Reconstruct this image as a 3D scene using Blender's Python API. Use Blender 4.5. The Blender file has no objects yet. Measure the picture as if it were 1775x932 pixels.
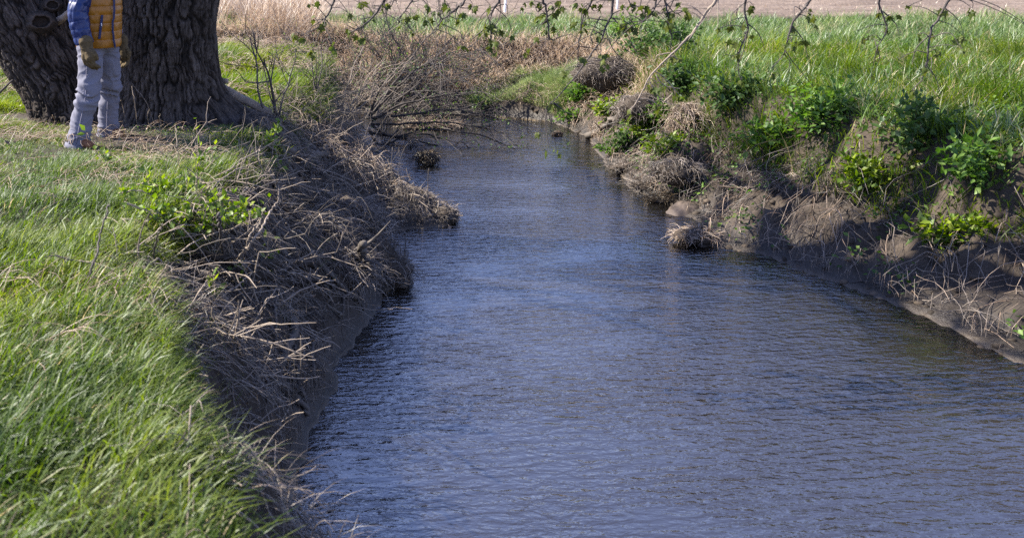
import bpy, math, random
import numpy as np
from mathutils import Vector, Matrix

random.seed(7)
rng = np.random.default_rng(7)
R = math.radians
SC = bpy.context.scene
COL = SC.collection

# ------------------------------------------------------------------ camera
CAM_H = 1.79          # eye height above the grassy bank (z = 0)
F = 1650.0            # focal length in photo pixels
PITCH = R(12.2)
CX, CY = 600.0, 256.0  # principal point
W, HH = 1775.0, 932.0
cam = bpy.data.cameras.new('camera')
cam.sensor_width = 36.0
cam.lens = F / W * 36.0
cam.shift_x = (W / 2 - CX) / W
cam.shift_y = -(HH / 2 - CY) / W
cam.clip_start = 0.05
cam.clip_end = 2000.0
cam.dof.use_dof = True
cam.dof.focus_distance = 8.6
cam.dof.aperture_fstop = 2.8
camo = bpy.data.objects.new('camera', cam)
COL.objects.link(camo)
camo.location = (0, 0, CAM_H)
camo.rotation_euler = (math.pi / 2 - PITCH, 0, 0)
SC.camera = camo

# ------------------------------------------------------------------ light
SUN_DIR = Vector((-0.92, 0.22, 0.84)).normalized()     # towards the sun
EL = math.asin(SUN_DIR.z)
AZ = math.atan2(SUN_DIR.x, SUN_DIR.y)
world = bpy.data.worlds.new('World')
SC.world = world
world.use_nodes = True
wn = world.node_tree.nodes
wn.clear()
sky = wn.new('ShaderNodeTexSky')
sky.sky_type = 'NISHITA'
sky.sun_disc = False
sky.sun_elevation = EL
sky.sun_rotation = AZ
sky.air_density = 1.0
sky.dust_density = 0.1
sky.ozone_density = 2.6
bg = wn.new('ShaderNodeBackground')
bg.inputs['Strength'].default_value = 0.10
wo = wn.new('ShaderNodeOutputWorld')
tint = wn.new('ShaderNodeMix'); tint.data_type = 'RGBA'; tint.blend_type = 'MULTIPLY'
tint.inputs[0].default_value = 1.0; tint.inputs[7].default_value = (1.12, 0.92, 1.06, 1)   # the picture's slightly magenta white balance
world.node_tree.links.new(sky.outputs[0], tint.inputs[6])
world.node_tree.links.new(tint.outputs[2], bg.inputs[0])
world.node_tree.links.new(bg.outputs[0], wo.inputs[0])
sun = bpy.data.lights.new('sun', 'SUN')
sun.energy = 5.0
sun.angle = R(0.53)
sun.color = (1.0, 0.91, 0.78)
suno = bpy.data.objects.new('sun', sun)
COL.objects.link(suno)
suno.rotation_euler = SUN_DIR.to_track_quat('Z', 'Y').to_euler()
suno.location = (-10, 10, 20)

SC.view_settings.view_transform = 'Standard'
SC.view_settings.look = 'None'
SC.view_settings.exposure = 1.85
SC.view_settings.gamma = 1.0
SC.view_settings.use_curve_mapping = False
SC.render.engine = 'CYCLES'
SC.cycles.max_bounces = 6
SC.cycles.transparent_max_bounces = 12
SC.cycles.use_denoising = False
SC.cycles.use_adaptive_sampling = False
SC.render.filter_size = 1.15
SC.cycles.caustics_reflective = False
SC.cycles.caustics_refractive = False

# ------------------------------------------------------------------ projection helpers
cp, sp = math.cos(PITCH), math.sin(PITCH)

def ray(px, py):
    u = (px - CX) / F
    v = (CY - py) / F
    return np.array([u, cp + v * sp, -sp + v * cp])

CAMP = np.array([0, 0, CAM_H])

def P(px, py, z=None, y=None):
    d = ray(px, py)
    t = (z - CAM_H) / d[2] if z is not None else y / d[1]
    return CAMP + d * t

def proj(p):
    q = np.asarray(p, float) - CAMP
    x, y, z = q[..., 0], q[..., 1], q[..., 2]
    f = y * cp - z * sp
    up = y * sp + z * cp
    return CX + F * x / f, CY - F * up / f

# ------------------------------------------------------------------ noise
def _hash(ix, iy, iz, s):
    h = (ix * 374761393 + iy * 668265263 + iz * 2147483647 + s * 974634777) & 0xFFFFFFFF
    h = ((h ^ (h >> 13)) * 1274126177) & 0xFFFFFFFF
    h = (h ^ (h >> 16)) & 0xFFFFFFFF
    return h.astype(np.float64) / 4294967295.0

def vnoise(x, y, z=0.0, s=0):
    x, y, z = np.broadcast_arrays(np.asarray(x, float), np.asarray(y, float), np.asarray(z, float))
    fx, fy, fz = np.floor(x), np.floor(y), np.floor(z)
    ix, iy, iz = fx.astype(np.int64), fy.astype(np.int64), fz.astype(np.int64)
    tx, ty, tz = x - fx, y - fy, z - fz
    tx, ty, tz = [t * t * t * (t * (t * 6 - 15) + 10) for t in (tx, ty, tz)]
    r = 0.0
    for a in (0, 1):
        wa = tx if a else 1 - tx
        for b in (0, 1):
            wb = ty if b else 1 - ty
            for c in (0, 1):
                wc = tz if c else 1 - tz
                r = r + wa * wb * wc * _hash(ix + a, iy + b, iz + c, s)
    return r * 2 - 1

def fbm(x, y, z=0.0, o=4, s=0):
    r, a, f, n = 0.0, 1.0, 1.0, 0.0
    for k in range(o):
        r = r + a * vnoise(np.asarray(x) * f, np.asarray(y) * f, np.asarray(z) * f, s + k * 17)
        n += a; a *= 0.5; f *= 2.03
    return r / n

# ------------------------------------------------------------------ mesh helpers
def mk(name, V, quads=None, tris=None, var=None, mat=None, parent=None, smooth=True):
    V = np.ascontiguousarray(V, dtype=np.float32).reshape(-1, 3)
    q = np.zeros((0, 4), np.int32) if quads is None else np.asarray(quads, np.int32).reshape(-1, 4)
    t = np.zeros((0, 3), np.int32) if tris is None else np.asarray(tris, np.int32).reshape(-1, 3)
    me = bpy.data.meshes.new(name)
    me.vertices.add(len(V))
    me.vertices.foreach_set('co', V.ravel())
    li = np.concatenate([q.ravel(), t.ravel()])
    me.loops.add(len(li))
    me.loops.foreach_set('vertex_index', li)
    starts = np.concatenate([np.arange(len(q)) * 4, len(q) * 4 + np.arange(len(t)) * 3])
    me.polygons.add(len(starts))
    me.polygons.foreach_set('loop_start', starts.astype(np.int32))
    if smooth:
        me.polygons.foreach_set('use_smooth', np.ones(len(starts), bool))
    if var is not None:
        at = me.attributes.new('var', 'FLOAT', 'POINT')
        at.data.foreach_set('value', np.ascontiguousarray(var, np.float32).ravel())
    me.update(calc_edges=True)
    me.validate()
    o = bpy.data.objects.new(name, me)
    COL.objects.link(o)
    if mat is not None:
        me.materials.append(mat)
    if parent is not None:
        o.parent = parent
        o.matrix_parent_inverse = Matrix.Translation(-parent.location) if parent.type == 'EMPTY' else Matrix()
    return o

def tag(o, label=None, cat=None, group=None, kind=None):
    if label: o['label'] = label
    if cat: o['category'] = cat
    if group: o['group'] = group
    if kind: o['kind'] = kind
    return o

def thing(name, label, cat, loc, group=None):
    o = bpy.data.objects.new(name, None)
    o.empty_display_size = 0.1
    COL.objects.link(o)
    o.location = tuple(float(c) for c in loc)
    return tag(o, label, cat, group)

def norm(a):
    return a / np.maximum(np.linalg.norm(a, axis=-1, keepdims=True), 1e-9)

def tubes_geo(PL, RAD, sides=5):
    """PL (N,K,3) polylines, RAD (N,K) -> V, quads, owner"""
    N, K, _ = PL.shape
    T = np.gradient(PL, axis=1)
    T = norm(T)
    ref = np.where(np.abs(T[:, :1, 2:3]) > 0.85, np.array([1.0, 0.13, 0]), np.array([0, 0.1, 1.0]))
    ref = np.broadcast_to(ref, T.shape)
    A = norm(np.cross(T, ref))
    B = np.cross(T, A)
    ang = np.arange(sides) / sides * 2 * np.pi
    V = PL[:, :, None, :] + RAD[:, :, None, None] * (np.cos(ang)[None, None, :, None] * A[:, :, None, :] + np.sin(ang)[None, None, :, None] * B[:, :, None, :])
    idx = np.arange(N * K * sides).reshape(N, K, sides)
    a = idx[:, :-1, :]
    b = np.roll(a, -1, axis=2)
    c = idx[:, 1:, :]
    d = np.roll(c, -1, axis=2)
    q = np.stack([a, b, d, c], -1).reshape(-1, 4)
    own = np.repeat(np.arange(N), K * sides)
    return V.reshape(-1, 3), q, own

def resample(pl, K):
    pl = np.asarray(pl, float)
    if len(pl) == 2:
        s = np.linspace(0, 1, K)[:, None]
        return pl[0] * (1 - s) + pl[1] * s
    # catmull-rom
    p = np.vstack([2 * pl[0] - pl[1], pl, 2 * pl[-1] - pl[-2]])
    n = len(pl) - 1
    out = []
    for s in np.linspace(0, n - 1e-6, K):
        i = int(s); t = s - i
        p0, p1, p2, p3 = p[i], p[i + 1], p[i + 2], p[i + 3]
        out.append(0.5 * ((2 * p1) + (-p0 + p2) * t + (2 * p0 - 5 * p1 + 4 * p2 - p3) * t * t + (-p0 + 3 * p1 - 3 * p2 + p3) * t ** 3))
    return np.array(out)

class Geo:
    def __init__(s): s.V, s.Q, s.T, s.A, s.n = [], [], [], [], 0
    def add(s, V, Q=None, T=None, var=0.5):
        V = np.asarray(V, float).reshape(-1, 3)
        if Q is not None and len(Q): s.Q.append(np.asarray(Q).reshape(-1, 4) + s.n)
        if T is not None and len(T): s.T.append(np.asarray(T).reshape(-1, 3) + s.n)
        s.A.append(np.broadcast_to(np.asarray(var, float), (len(V),)))
        s.V.append(V); s.n += len(V)
    def tube(s, pl, r0, r1, sides=6, K=None, var=0.5, wob=0.0, cap=True):
        pl = np.asarray(pl, float)
        K = K or max(4, len(pl) * 3)
        c = resample(pl, K)
        if wob:
            o = random.random() * 99
            ss = np.arange(K) * 0.7
            c = c + wob * np.stack([vnoise(ss, o, s=1), vnoise(ss, o, s=2), vnoise(ss, o, s=3)], -1) * np.linspace(0.2, 1, K)[:, None]
        rr = np.linspace(r0, r1, K)
        V, q, _ = tubes_geo(c[None], rr[None], sides)
        tri = []
        if cap:
            n = len(V)
            V = np.vstack([V, c[0] - (c[1] - c[0]) * 0.15, c[-1] + (c[-1] - c[-2]) * 0.15])
            for i in range(sides):
                j = (i + 1) % sides
                tri.append((n, j, i)); tri.append((n + 1, n - sides + i, n - sides + j))
        s.add(V, q, tri, var)
        return c
    def tubes(s, PL, RAD, sides=3, var=None):
        if len(PL) == 0: return
        V, q, own = tubes_geo(np.asarray(PL, float), np.asarray(RAD, float), sides)
        s.add(V, q, None, 0.5 if var is None else np.asarray(var)[own])
    def blades(s, root, L, Wd, az, lean, bend, nseg=3, var=None, twist=None):
        N = len(root)
        if N == 0: return
        L, Wd, az, lean, bend = [np.broadcast_to(np.asarray(q, float), (N,)) for q in (L, Wd, az, lean, bend)]
        k = np.arange(nseg + 1) / nseg
        th = lean[:, None] + bend[:, None] * (k[None, :] ** 1.3)
        thm = (th[:, 1:] + th[:, :-1]) / 2
        st = L[:, None] / nseg
        hor = np.concatenate([np.zeros((N, 1)), np.cumsum(np.sin(thm) * st, 1)], 1)
        ver = np.concatenate([np.zeros((N, 1)), np.cumsum(np.cos(thm) * st, 1)], 1)
        ca, sa = np.cos(az), np.sin(az)
        C = root[:, None, :] + np.stack([hor * ca[:, None], hor * sa[:, None], ver], -1)
        tw = az + np.pi / 2 + (rng.uniform(-0.9, 0.9, N) if twist is None else twist)
        wv = np.stack([np.cos(tw), np.sin(tw), rng.uniform(-.3, .3, N)], -1)
        prof = np.array([0.75 if i == 0 else 1.0 - 0.75 * (i / nseg) ** 2 for i in range(nseg)])
        Lf = C[:, :-1] - wv[:, None, :] * (Wd[:, None] * prof[None] / 2)[..., None]
        Rt = C[:, :-1] + wv[:, None, :] * (Wd[:, None] * prof[None] / 2)[..., None]
        V = np.concatenate([np.stack([Lf, Rt], 2).reshape(N, -1, 3), C[:, -1:, :]], 1)
        n = 2 * nseg + 1
        base = (np.arange(N) * n)[:, None]
        Q = np.stack([base + np.array([2 * i, 2 * i + 1, 2 * i + 3, 2 * i + 2]) for i in range(nseg - 1)], 1).reshape(-1, 4)
        T = base + np.array([2 * nseg - 2, 2 * nseg - 1, 2 * nseg])
        s.add(V, Q, T, np.repeat(rng.random(N) if var is None else var, n))
    def leaves(s, pos, d, nrm, L, Wd, var=None, fold=0.25):
        N = len(pos)
        if N == 0: return
        d = norm(np.asarray(d, float)); sd = norm(np.cross(d, nrm)); up = np.cross(sd, d)
        L = np.broadcast_to(np.asarray(L, float), (N,))[:, None]; Wd = np.broadcast_to(np.asarray(Wd, float), (N,))[:, None]
        b = pos
        mid = pos + d * L * 0.45 - up * Wd * fold
        l = pos + d * L * 0.42 - sd * Wd / 2
        r = pos + d * L * 0.42 + sd * Wd / 2
        tip = pos + d * L - up * L * 0.12
        V = np.stack([b, l, mid, r, tip], 1).reshape(-1, 3)
        base = (np.arange(N) * 5)[:, None, None]
        T = (base + np.array([[0, 2, 1], [0, 3, 2], [1, 2, 4], [2, 3, 4]])[None]).reshape(-1, 3)
        s.add(V, None, T, np.repeat(rng.random(N) if var is None else var, 5))
    def build(s, name, mat, parent=None, smooth=True):
        Q = np.concatenate(s.Q) if s.Q else None
        T = np.concatenate(s.T) if s.T else None
        return mk(name, np.concatenate(s.V), Q, T, np.concatenate(s.A), mat, parent, smooth)

# ------------------------------------------------------------------ materials
def mat_new(name):
    m = bpy.data.materials.new(name)
    m.use_nodes = True
    nt = m.node_tree
    nt.nodes.clear()
    out = nt.nodes.new('ShaderNodeOutputMaterial')
    return m, nt, out

def ramp(nt, stops, src):
    r = nt.nodes.new('ShaderNodeValToRGB')
    e = r.color_ramp.elements
    while len(e) < len(stops): e.new(0.5)
    for k, (p, c) in enumerate(stops):
        e[k].position = p; e[k].color = (*c, 1)
    nt.links.new(src, r.inputs[0])
    return r

def noise(nt, scale, detail=4, rough=0.55, vec=None, dist=0.0):
    n = nt.nodes.new('ShaderNodeTexNoise')
    n.inputs['Scale'].default_value = scale
    n.inputs['Detail'].default_value = detail
    n.inputs['Roughness'].default_value = rough
    n.inputs['Distortion'].default_value = dist
    if vec is not None: nt.links.new(vec, n.inputs['Vector'])
    return n

def geo_pos(nt, scale=(1, 1, 1)):
    g = nt.nodes.new('ShaderNodeNewGeometry')
    mp = nt.nodes.new('ShaderNodeMapping')
    mp.inputs['Scale'].default_value = scale
    nt.links.new(g.outputs['Position'], mp.inputs['Vector'])
    return mp.outputs[0]

def leaf_mat(name, stops, trans=0.45, gloss=0.12, rough=0.4):
    m, nt, out = mat_new(name)
    at = nt.nodes.new('ShaderNodeAttribute'); at.attribute_name = 'var'
    r = ramp(nt, stops, at.outputs['Fac'])
    df = nt.nodes.new('ShaderNodeBsdfDiffuse')
    tr = nt.nodes.new('ShaderNodeBsdfTranslucent')
    gl = nt.nodes.new('ShaderNodeBsdfGlossy'); gl.inputs['Roughness'].default_value = rough
    gl.inputs['Color'].default_value = (0.9, 0.95, 1.0, 1)
    m1 = nt.nodes.new('ShaderNodeMixShader'); m1.inputs[0].default_value = trans
    m2 = nt.nodes.new('ShaderNodeMixShader'); m2.inputs[0].default_value = gloss
    hs = nt.nodes.new('ShaderNodeHueSaturation'); hs.inputs['Value'].default_value = 1.5; hs.inputs['Saturation'].default_value = 1.1
    nt.links.new(r.outputs[0], df.inputs[0])
    nt.links.new(r.outputs[0], hs.inputs['Color']); nt.links.new(hs.outputs[0], tr.inputs[0])
    nt.links.new(df.outputs[0], m1.inputs[1]); nt.links.new(tr.outputs[0], m1.inputs[2])
    nt.links.new(m1.outputs[0], m2.inputs[1]); nt.links.new(gl.outputs[0], m2.inputs[2])
    nt.links.new(m2.outputs[0], out.inputs[0])
    return m

def wood_mat(name, stops, scale=25, rough=0.85, bump=0.3, stretch=(1, 1, 1), usevar=True):
    m, nt, out = mat_new(name)
    b = nt.nodes.new('ShaderNodeBsdfPrincipled')
    b.inputs['Roughness'].default_value = rough
    b.inputs['Specular IOR Level'].default_value = 0.25
    n = noise(nt, scale, 5, 0.6, geo_pos(nt, stretch))
    if usevar:
        at = nt.nodes.new('ShaderNodeAttribute'); at.attribute_name = 'var'
        mx = nt.nodes.new('ShaderNodeMix'); mx.data_type = 'FLOAT'; mx.inputs[0].default_value = 0.5
        nt.links.new(n.outputs[0], mx.inputs[2]); nt.links.new(at.outputs['Fac'], mx.inputs[3])
        src = mx.outputs[0]
    else:
        src = n.outputs[0]
    r = ramp(nt, stops, src)
    nt.links.new(r.outputs[0], b.inputs['Base Color'])
    bp = nt.nodes.new('ShaderNodeBump'); bp.inputs['Strength'].default_value = bump; bp.inputs['Distance'].default_value = 0.01
    nt.links.new(n.outputs[0], bp.inputs['Height']); nt.links.new(bp.outputs[0], b.inputs['Normal'])
    nt.links.new(b.outputs[0], out.inputs[0])
    return m

def cloth_mat(name, col, rough=0.85, nscale=60, amt=0.25, sheen=0.0, bump=0.15, spec=0.3):
    m, nt, out = mat_new(name)
    b = nt.nodes.new('ShaderNodeBsdfPrincipled')
    b.inputs['Roughness'].default_value = rough
    b.inputs['Specular IOR Level'].default_value = spec
    b.inputs['Sheen Weight'].default_value = sheen
    n = noise(nt, nscale, 4, 0.6, geo_pos(nt))
    lo = tuple(c * (1 - amt) for c in col); hi = tuple(min(1, c * (1 + amt)) for c in col)
    r = ramp(nt, [(0.3, lo), (0.7, hi)], n.outputs[0])
    nt.links.new(r.outputs[0], b.inputs['Base Color'])
    bp = nt.nodes.new('ShaderNodeBump'); bp.inputs['Strength'].default_value = bump; bp.inputs['Distance'].default_value = 0.004
    nt.links.new(n.outputs[0], bp.inputs['Height']); nt.links.new(bp.outputs[0], b.inputs['Normal'])
    nt.links.new(b.outputs[0], out.inputs[0])
    return m

M = {}
M['grass'] = leaf_mat('green_grass_blade', [(0.0, (0.036, 0.068, 0.010)), (0.45, (0.078, 0.125, 0.015)), (0.8, (0.140, 0.180, 0.028)), (0.9, (0.17, 0.19, 0.06)), (1.0, (0.34, 0.28, 0.16))], 0.5, 0.035, 0.5)
M['lush'] = leaf_mat('lush_grass_blade', [(0.0, (0.036, 0.070, 0.009)), (0.45, (0.082, 0.128, 0.013)), (0.86, (0.165, 0.200, 0.026)), (0.9, (0.20, 0.18, 0.07)), (1.0, (0.36, 0.29, 0.18))], 0.5, 0.022, 0.45)
M['far_green'] = leaf_mat('far_bank_grass_blade', [(0.0, (0.05, 0.095, 0.022)), (0.6, (0.11, 0.175, 0.045)), (0.9, (0.22, 0.26, 0.10)), (1.0, (0.36, 0.29, 0.18))], 0.45, 0.04, 0.5)
M['shelf'] = leaf_mat('pale_shelf_grass_blade', [(0.0, (0.09, 0.15, 0.03)), (0.6, (0.19, 0.26, 0.075)), (0.86, (0.30, 0.35, 0.16)), (1.0, (0.42, 0.37, 0.24))], 0.45, 0.03, 0.5)
M['wet'] = leaf_mat('wet_dark_debris', [(0.0, (0.012, 0.009, 0.006)), (0.6, (0.045, 0.033, 0.02)), (1.0, (0.12, 0.085, 0.04))], 0.1, 0.05, 0.4)
M['straw'] = leaf_mat('dry_grass_blade', [(0.0, (0.17, 0.115, 0.075)), (0.4, (0.32, 0.235, 0.165)), (0.8, (0.45, 0.355, 0.265)), (1.0, (0.54, 0.46, 0.37))], 0.28, 0.06, 0.5)
M['thatch'] = leaf_mat('dead_thatch_strand', [(0.0, (0.05, 0.039, 0.030)), (0.5, (0.14, 0.112, 0.088)), (0.85, (0.28, 0.235, 0.19)), (1.0, (0.45, 0.39, 0.33))], 0.15, 0.05, 0.5)
M['leaf_bright'] = leaf_mat('bright_spring_leaf', [(0.0, (0.07, 0.125, 0.010)), (0.6, (0.125, 0.19, 0.016)), (1.0, (0.20, 0.25, 0.03))], 0.45, 0.025, 0.5)
M['leaf_mid'] = leaf_mat('green_weed_leaf', [(0.0, (0.035, 0.085, 0.012)), (0.6, (0.075, 0.15, 0.02)), (1.0, (0.14, 0.22, 0.04))], 0.4, 0.02, 0.55)
M['leaf_dark'] = leaf_mat('dark_green_weed_leaf', [(0.0, (0.025, 0.055, 0.012)), (0.7, (0.05, 0.095, 0.020)), (1.0, (0.075, 0.13, 0.035))], 0.35, 0.02, 0.55)
M['leaf_maple'] = leaf_mat('young_maple_leaf', [(0.0, (0.03, 0.048, 0.010)), (0.6, (0.055, 0.080, 0.015)), (1.0, (0.115, 0.12, 0.022))], 0.35, 0.012, 0.5)
M['litter'] = leaf_mat('dead_leaf', [(0.0, (0.09, 0.055, 0.03)), (0.6, (0.2, 0.13, 0.075)), (1.0, (0.34, 0.24, 0.15))], 0.2, 0.05, 0.5)
M['twig'] = wood_mat('dark_twig_bark', [(0.25, (0.032, 0.028, 0.026)), (0.6, (0.080, 0.071, 0.066)), (0.85, (0.17, 0.155, 0.145))], 40)
M['twig_pale'] = wood_mat('pale_twig_bark', [(0.2, (0.13, 0.105, 0.085)), (0.6, (0.25, 0.21, 0.17)), (0.9, (0.40, 0.35, 0.29))], 40)
M['root'] = wood_mat('grey_root_bark', [(0.25, (0.05, 0.043, 0.037)), (0.6, (0.12, 0.105, 0.09)), (0.85, (0.21, 0.18, 0.155))], 22)
M['log'] = wood_mat('fallen_wood_bark', [(0.25, (0.09, 0.073, 0.058)), (0.55, (0.22, 0.182, 0.145)), (0.85, (0.38, 0.33, 0.27))], 18)
M['mudclump'] = wood_mat('clump_soil', [(0.2, (0.018, 0.014, 0.010)), (0.55, (0.05, 0.039, 0.029)), (0.85, (0.11, 0.085, 0.06))], 14, 0.8, 0.6)

def bark_mat():
    m, nt, out = mat_new('furrowed_maple_bark')
    b = nt.nodes.new('ShaderNodeBsdfPrincipled')
    b.inputs['Roughness'].default_value = 0.9
    b.inputs['Specular IOR Level'].default_value = 0.2
    at = nt.nodes.new('ShaderNodeAttribute'); at.attribute_name = 'var'
    n = noise(nt, 48, 6, 0.7, geo_pos(nt, (1, 1, 0.3)))
    n2 = noise(nt, 3.0, 3, 0.5, geo_pos(nt))
    mx = nt.nodes.new('ShaderNodeMix'); mx.data_type = 'FLOAT'; mx.inputs[0].default_value = 0.42
    nt.links.new(at.outputs['Fac'], mx.inputs[2]); nt.links.new(n.outputs[0], mx.inputs[3])
    r = ramp(nt, [(0.22, (0.004, 0.0035, 0.003)), (0.44, (0.025, 0.021, 0.018)), (0.62, (0.064, 0.055, 0.049)), (0.9, (0.17, 0.155, 0.145))], mx.outputs[0])
    r2 = ramp(nt, [(0.35, (0.75, 0.72, 0.68)), (0.65, (1.1, 1.08, 1.05))], n2.outputs[0])
    mm = nt.nodes.new('ShaderNodeMix'); mm.data_type = 'RGBA'; mm.blend_type = 'MULTIPLY'; mm.inputs[0].default_value = 1.0
    nt.links.new(r.outputs[0], mm.inputs[6]); nt.links.new(r2.outputs[0], mm.inputs[7])
    nt.links.new(mm.outputs[2], b.inputs['Base Color'])
    bp = nt.nodes.new('ShaderNodeBump'); bp.inputs['Strength'].default_value = 0.9; bp.inputs['Distance'].default_value = 0.016
    nt.links.new(n.outputs[0], bp.inputs['Height']); nt.links.new(bp.outputs[0], b.inputs['Normal'])
    nt.links.new(b.outputs[0], out.inputs[0])
    return m
M['bark'] = bark_mat()

WZ_MAT = -1.2
def ground_mat():
    m, nt, out = mat_new('bank_soil')
    b = nt.nodes.new('ShaderNodeBsdfPrincipled')
    pos = geo_pos(nt)
    n1 = noise(nt, 1.3, 5, 0.6, pos)
    n2 = noise(nt, 22, 6, 0.65, pos)
    mx = nt.nodes.new('ShaderNodeMix'); mx.data_type = 'FLOAT'; mx.inputs[0].default_value = 0.5
    nt.links.new(n1.outputs[0], mx.inputs[2]); nt.links.new(n2.outputs[0], mx.inputs[3])
    r = ramp(nt, [(0.3, (0.014, 0.010, 0.007)), (0.55, (0.040, 0.030, 0.021)), (0.78, (0.10, 0.076, 0.054))], mx.outputs[0])
    # wet dark mud band near the waterline, pale sand under the water
    g = nt.nodes.new('ShaderNodeNewGeometry')
    sx = nt.nodes.new('ShaderNodeSeparateXYZ'); nt.links.new(g.outputs['Position'], sx.inputs[0])
    mr = nt.nodes.new('ShaderNodeMapRange')
    mr.inputs['From Min'].default_value = -1.17; mr.inputs['From Max'].default_value = -1.23
    nt.links.new(sx.outputs['Z'], mr.inputs['Value'])
    sand = ramp(nt, [(0.3, (0.17, 0.13, 0.09)), (0.7, (0.34, 0.27, 0.19))], n1.outputs[0])
    mc = nt.nodes.new('ShaderNodeMix'); mc.data_type = 'RGBA'
    nt.links.new(mr.outputs[0], mc.inputs[0]); nt.links.new(r.outputs[0], mc.inputs[6]); nt.links.new(sand.outputs[0], mc.inputs[7])
    wet = nt.nodes.new('ShaderNodeMapRange')
    wet.inputs['From Min'].default_value = -1.16; wet.inputs['From Max'].default_value = -1.04
    wet.inputs['To Min'].default_value = 0.45; wet.inputs['To Max'].default_value = 1.0
    nt.links.new(sx.outputs['Z'], wet.inputs['Value'])
    gtz = nt.nodes.new('ShaderNodeMath'); gtz.operation = 'LESS_THAN'; gtz.inputs[1].default_value = WZ_MAT; nt.links.new(sx.outputs['Z'], gtz.inputs[0])
    mxx = nt.nodes.new('ShaderNodeMath'); mxx.operation = 'MAXIMUM'; nt.links.new(gtz.outputs[0], mxx.inputs[0]); nt.links.new(wet.outputs[0], mxx.inputs[1])
    mw = nt.nodes.new('ShaderNodeMix'); mw.data_type = 'RGBA'; mw.blend_type = 'MULTIPLY'; mw.inputs[0].default_value = 1.0
    nt.links.new(mc.outputs[2], mw.inputs[6]); nt.links.new(mxx.outputs[0], mw.inputs[7])
    nt.links.new(mw.outputs[2], b.inputs['Base Color'])
    mr2 = nt.nodes.new('ShaderNodeMapRange')
    mr2.inputs['From Min'].default_value = -1.15; mr2.inputs['From Max'].default_value = -0.95
    mr2.inputs['To Min'].default_value = 0.5; mr2.inputs['To Max'].default_value = 0.95
    nt.links.new(sx.outputs['Z'], mr2.inputs['Value']); nt.links.new(mr2.outputs[0], b.inputs['Roughness'])
    bp = nt.nodes.new('ShaderNodeBump'); bp.inputs['Strength'].default_value = 0.8; bp.inputs['Distance'].default_value = 0.03
    nt.links.new(n2.outputs[0], bp.inputs['Height']); nt.links.new(bp.outputs[0], b.inputs['Normal'])
    nt.links.new(b.outputs[0], out.inputs[0])
    return m
M['ground'] = ground_mat()

def field_mat():
    m, nt, out = mat_new('ploughed_field_soil')
    b = nt.nodes.new('ShaderNodeBsdfPrincipled'); b.inputs['Roughness'].default_value = 0.95
    n1 = noise(nt, 0.5, 6, 0.65, geo_pos(nt, (0.35, 1.3, 1)))
    n2 = noise(nt, 9, 5, 0.7, geo_pos(nt))
    mx = nt.nodes.new('ShaderNodeMix'); mx.data_type = 'FLOAT'; mx.inputs[0].default_value = 0.45
    nt.links.new(n1.outputs[0], mx.inputs[2]); nt.links.new(n2.outputs[0], mx.inputs[3])
    r = ramp(nt, [(0.34, (0.060, 0.042, 0.032)), (0.5, (0.130, 0.098, 0.076)), (0.66, (0.235, 0.185, 0.145))], mx.outputs[0])
    nt.links.new(r.outputs[0], b.inputs['Base Color'])
    bp = nt.nodes.new('ShaderNodeBump'); bp.inputs['Strength'].default_value = 0.8; bp.inputs['Distance'].default_value = 0.05
    nt.links.new(n2.outputs[0], bp.inputs['Height']); nt.links.new(bp.outputs[0], b.inputs['Normal'])
    nt.links.new(b.outputs[0], out.inputs[0])
    return m
M['field'] = field_mat()

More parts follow.
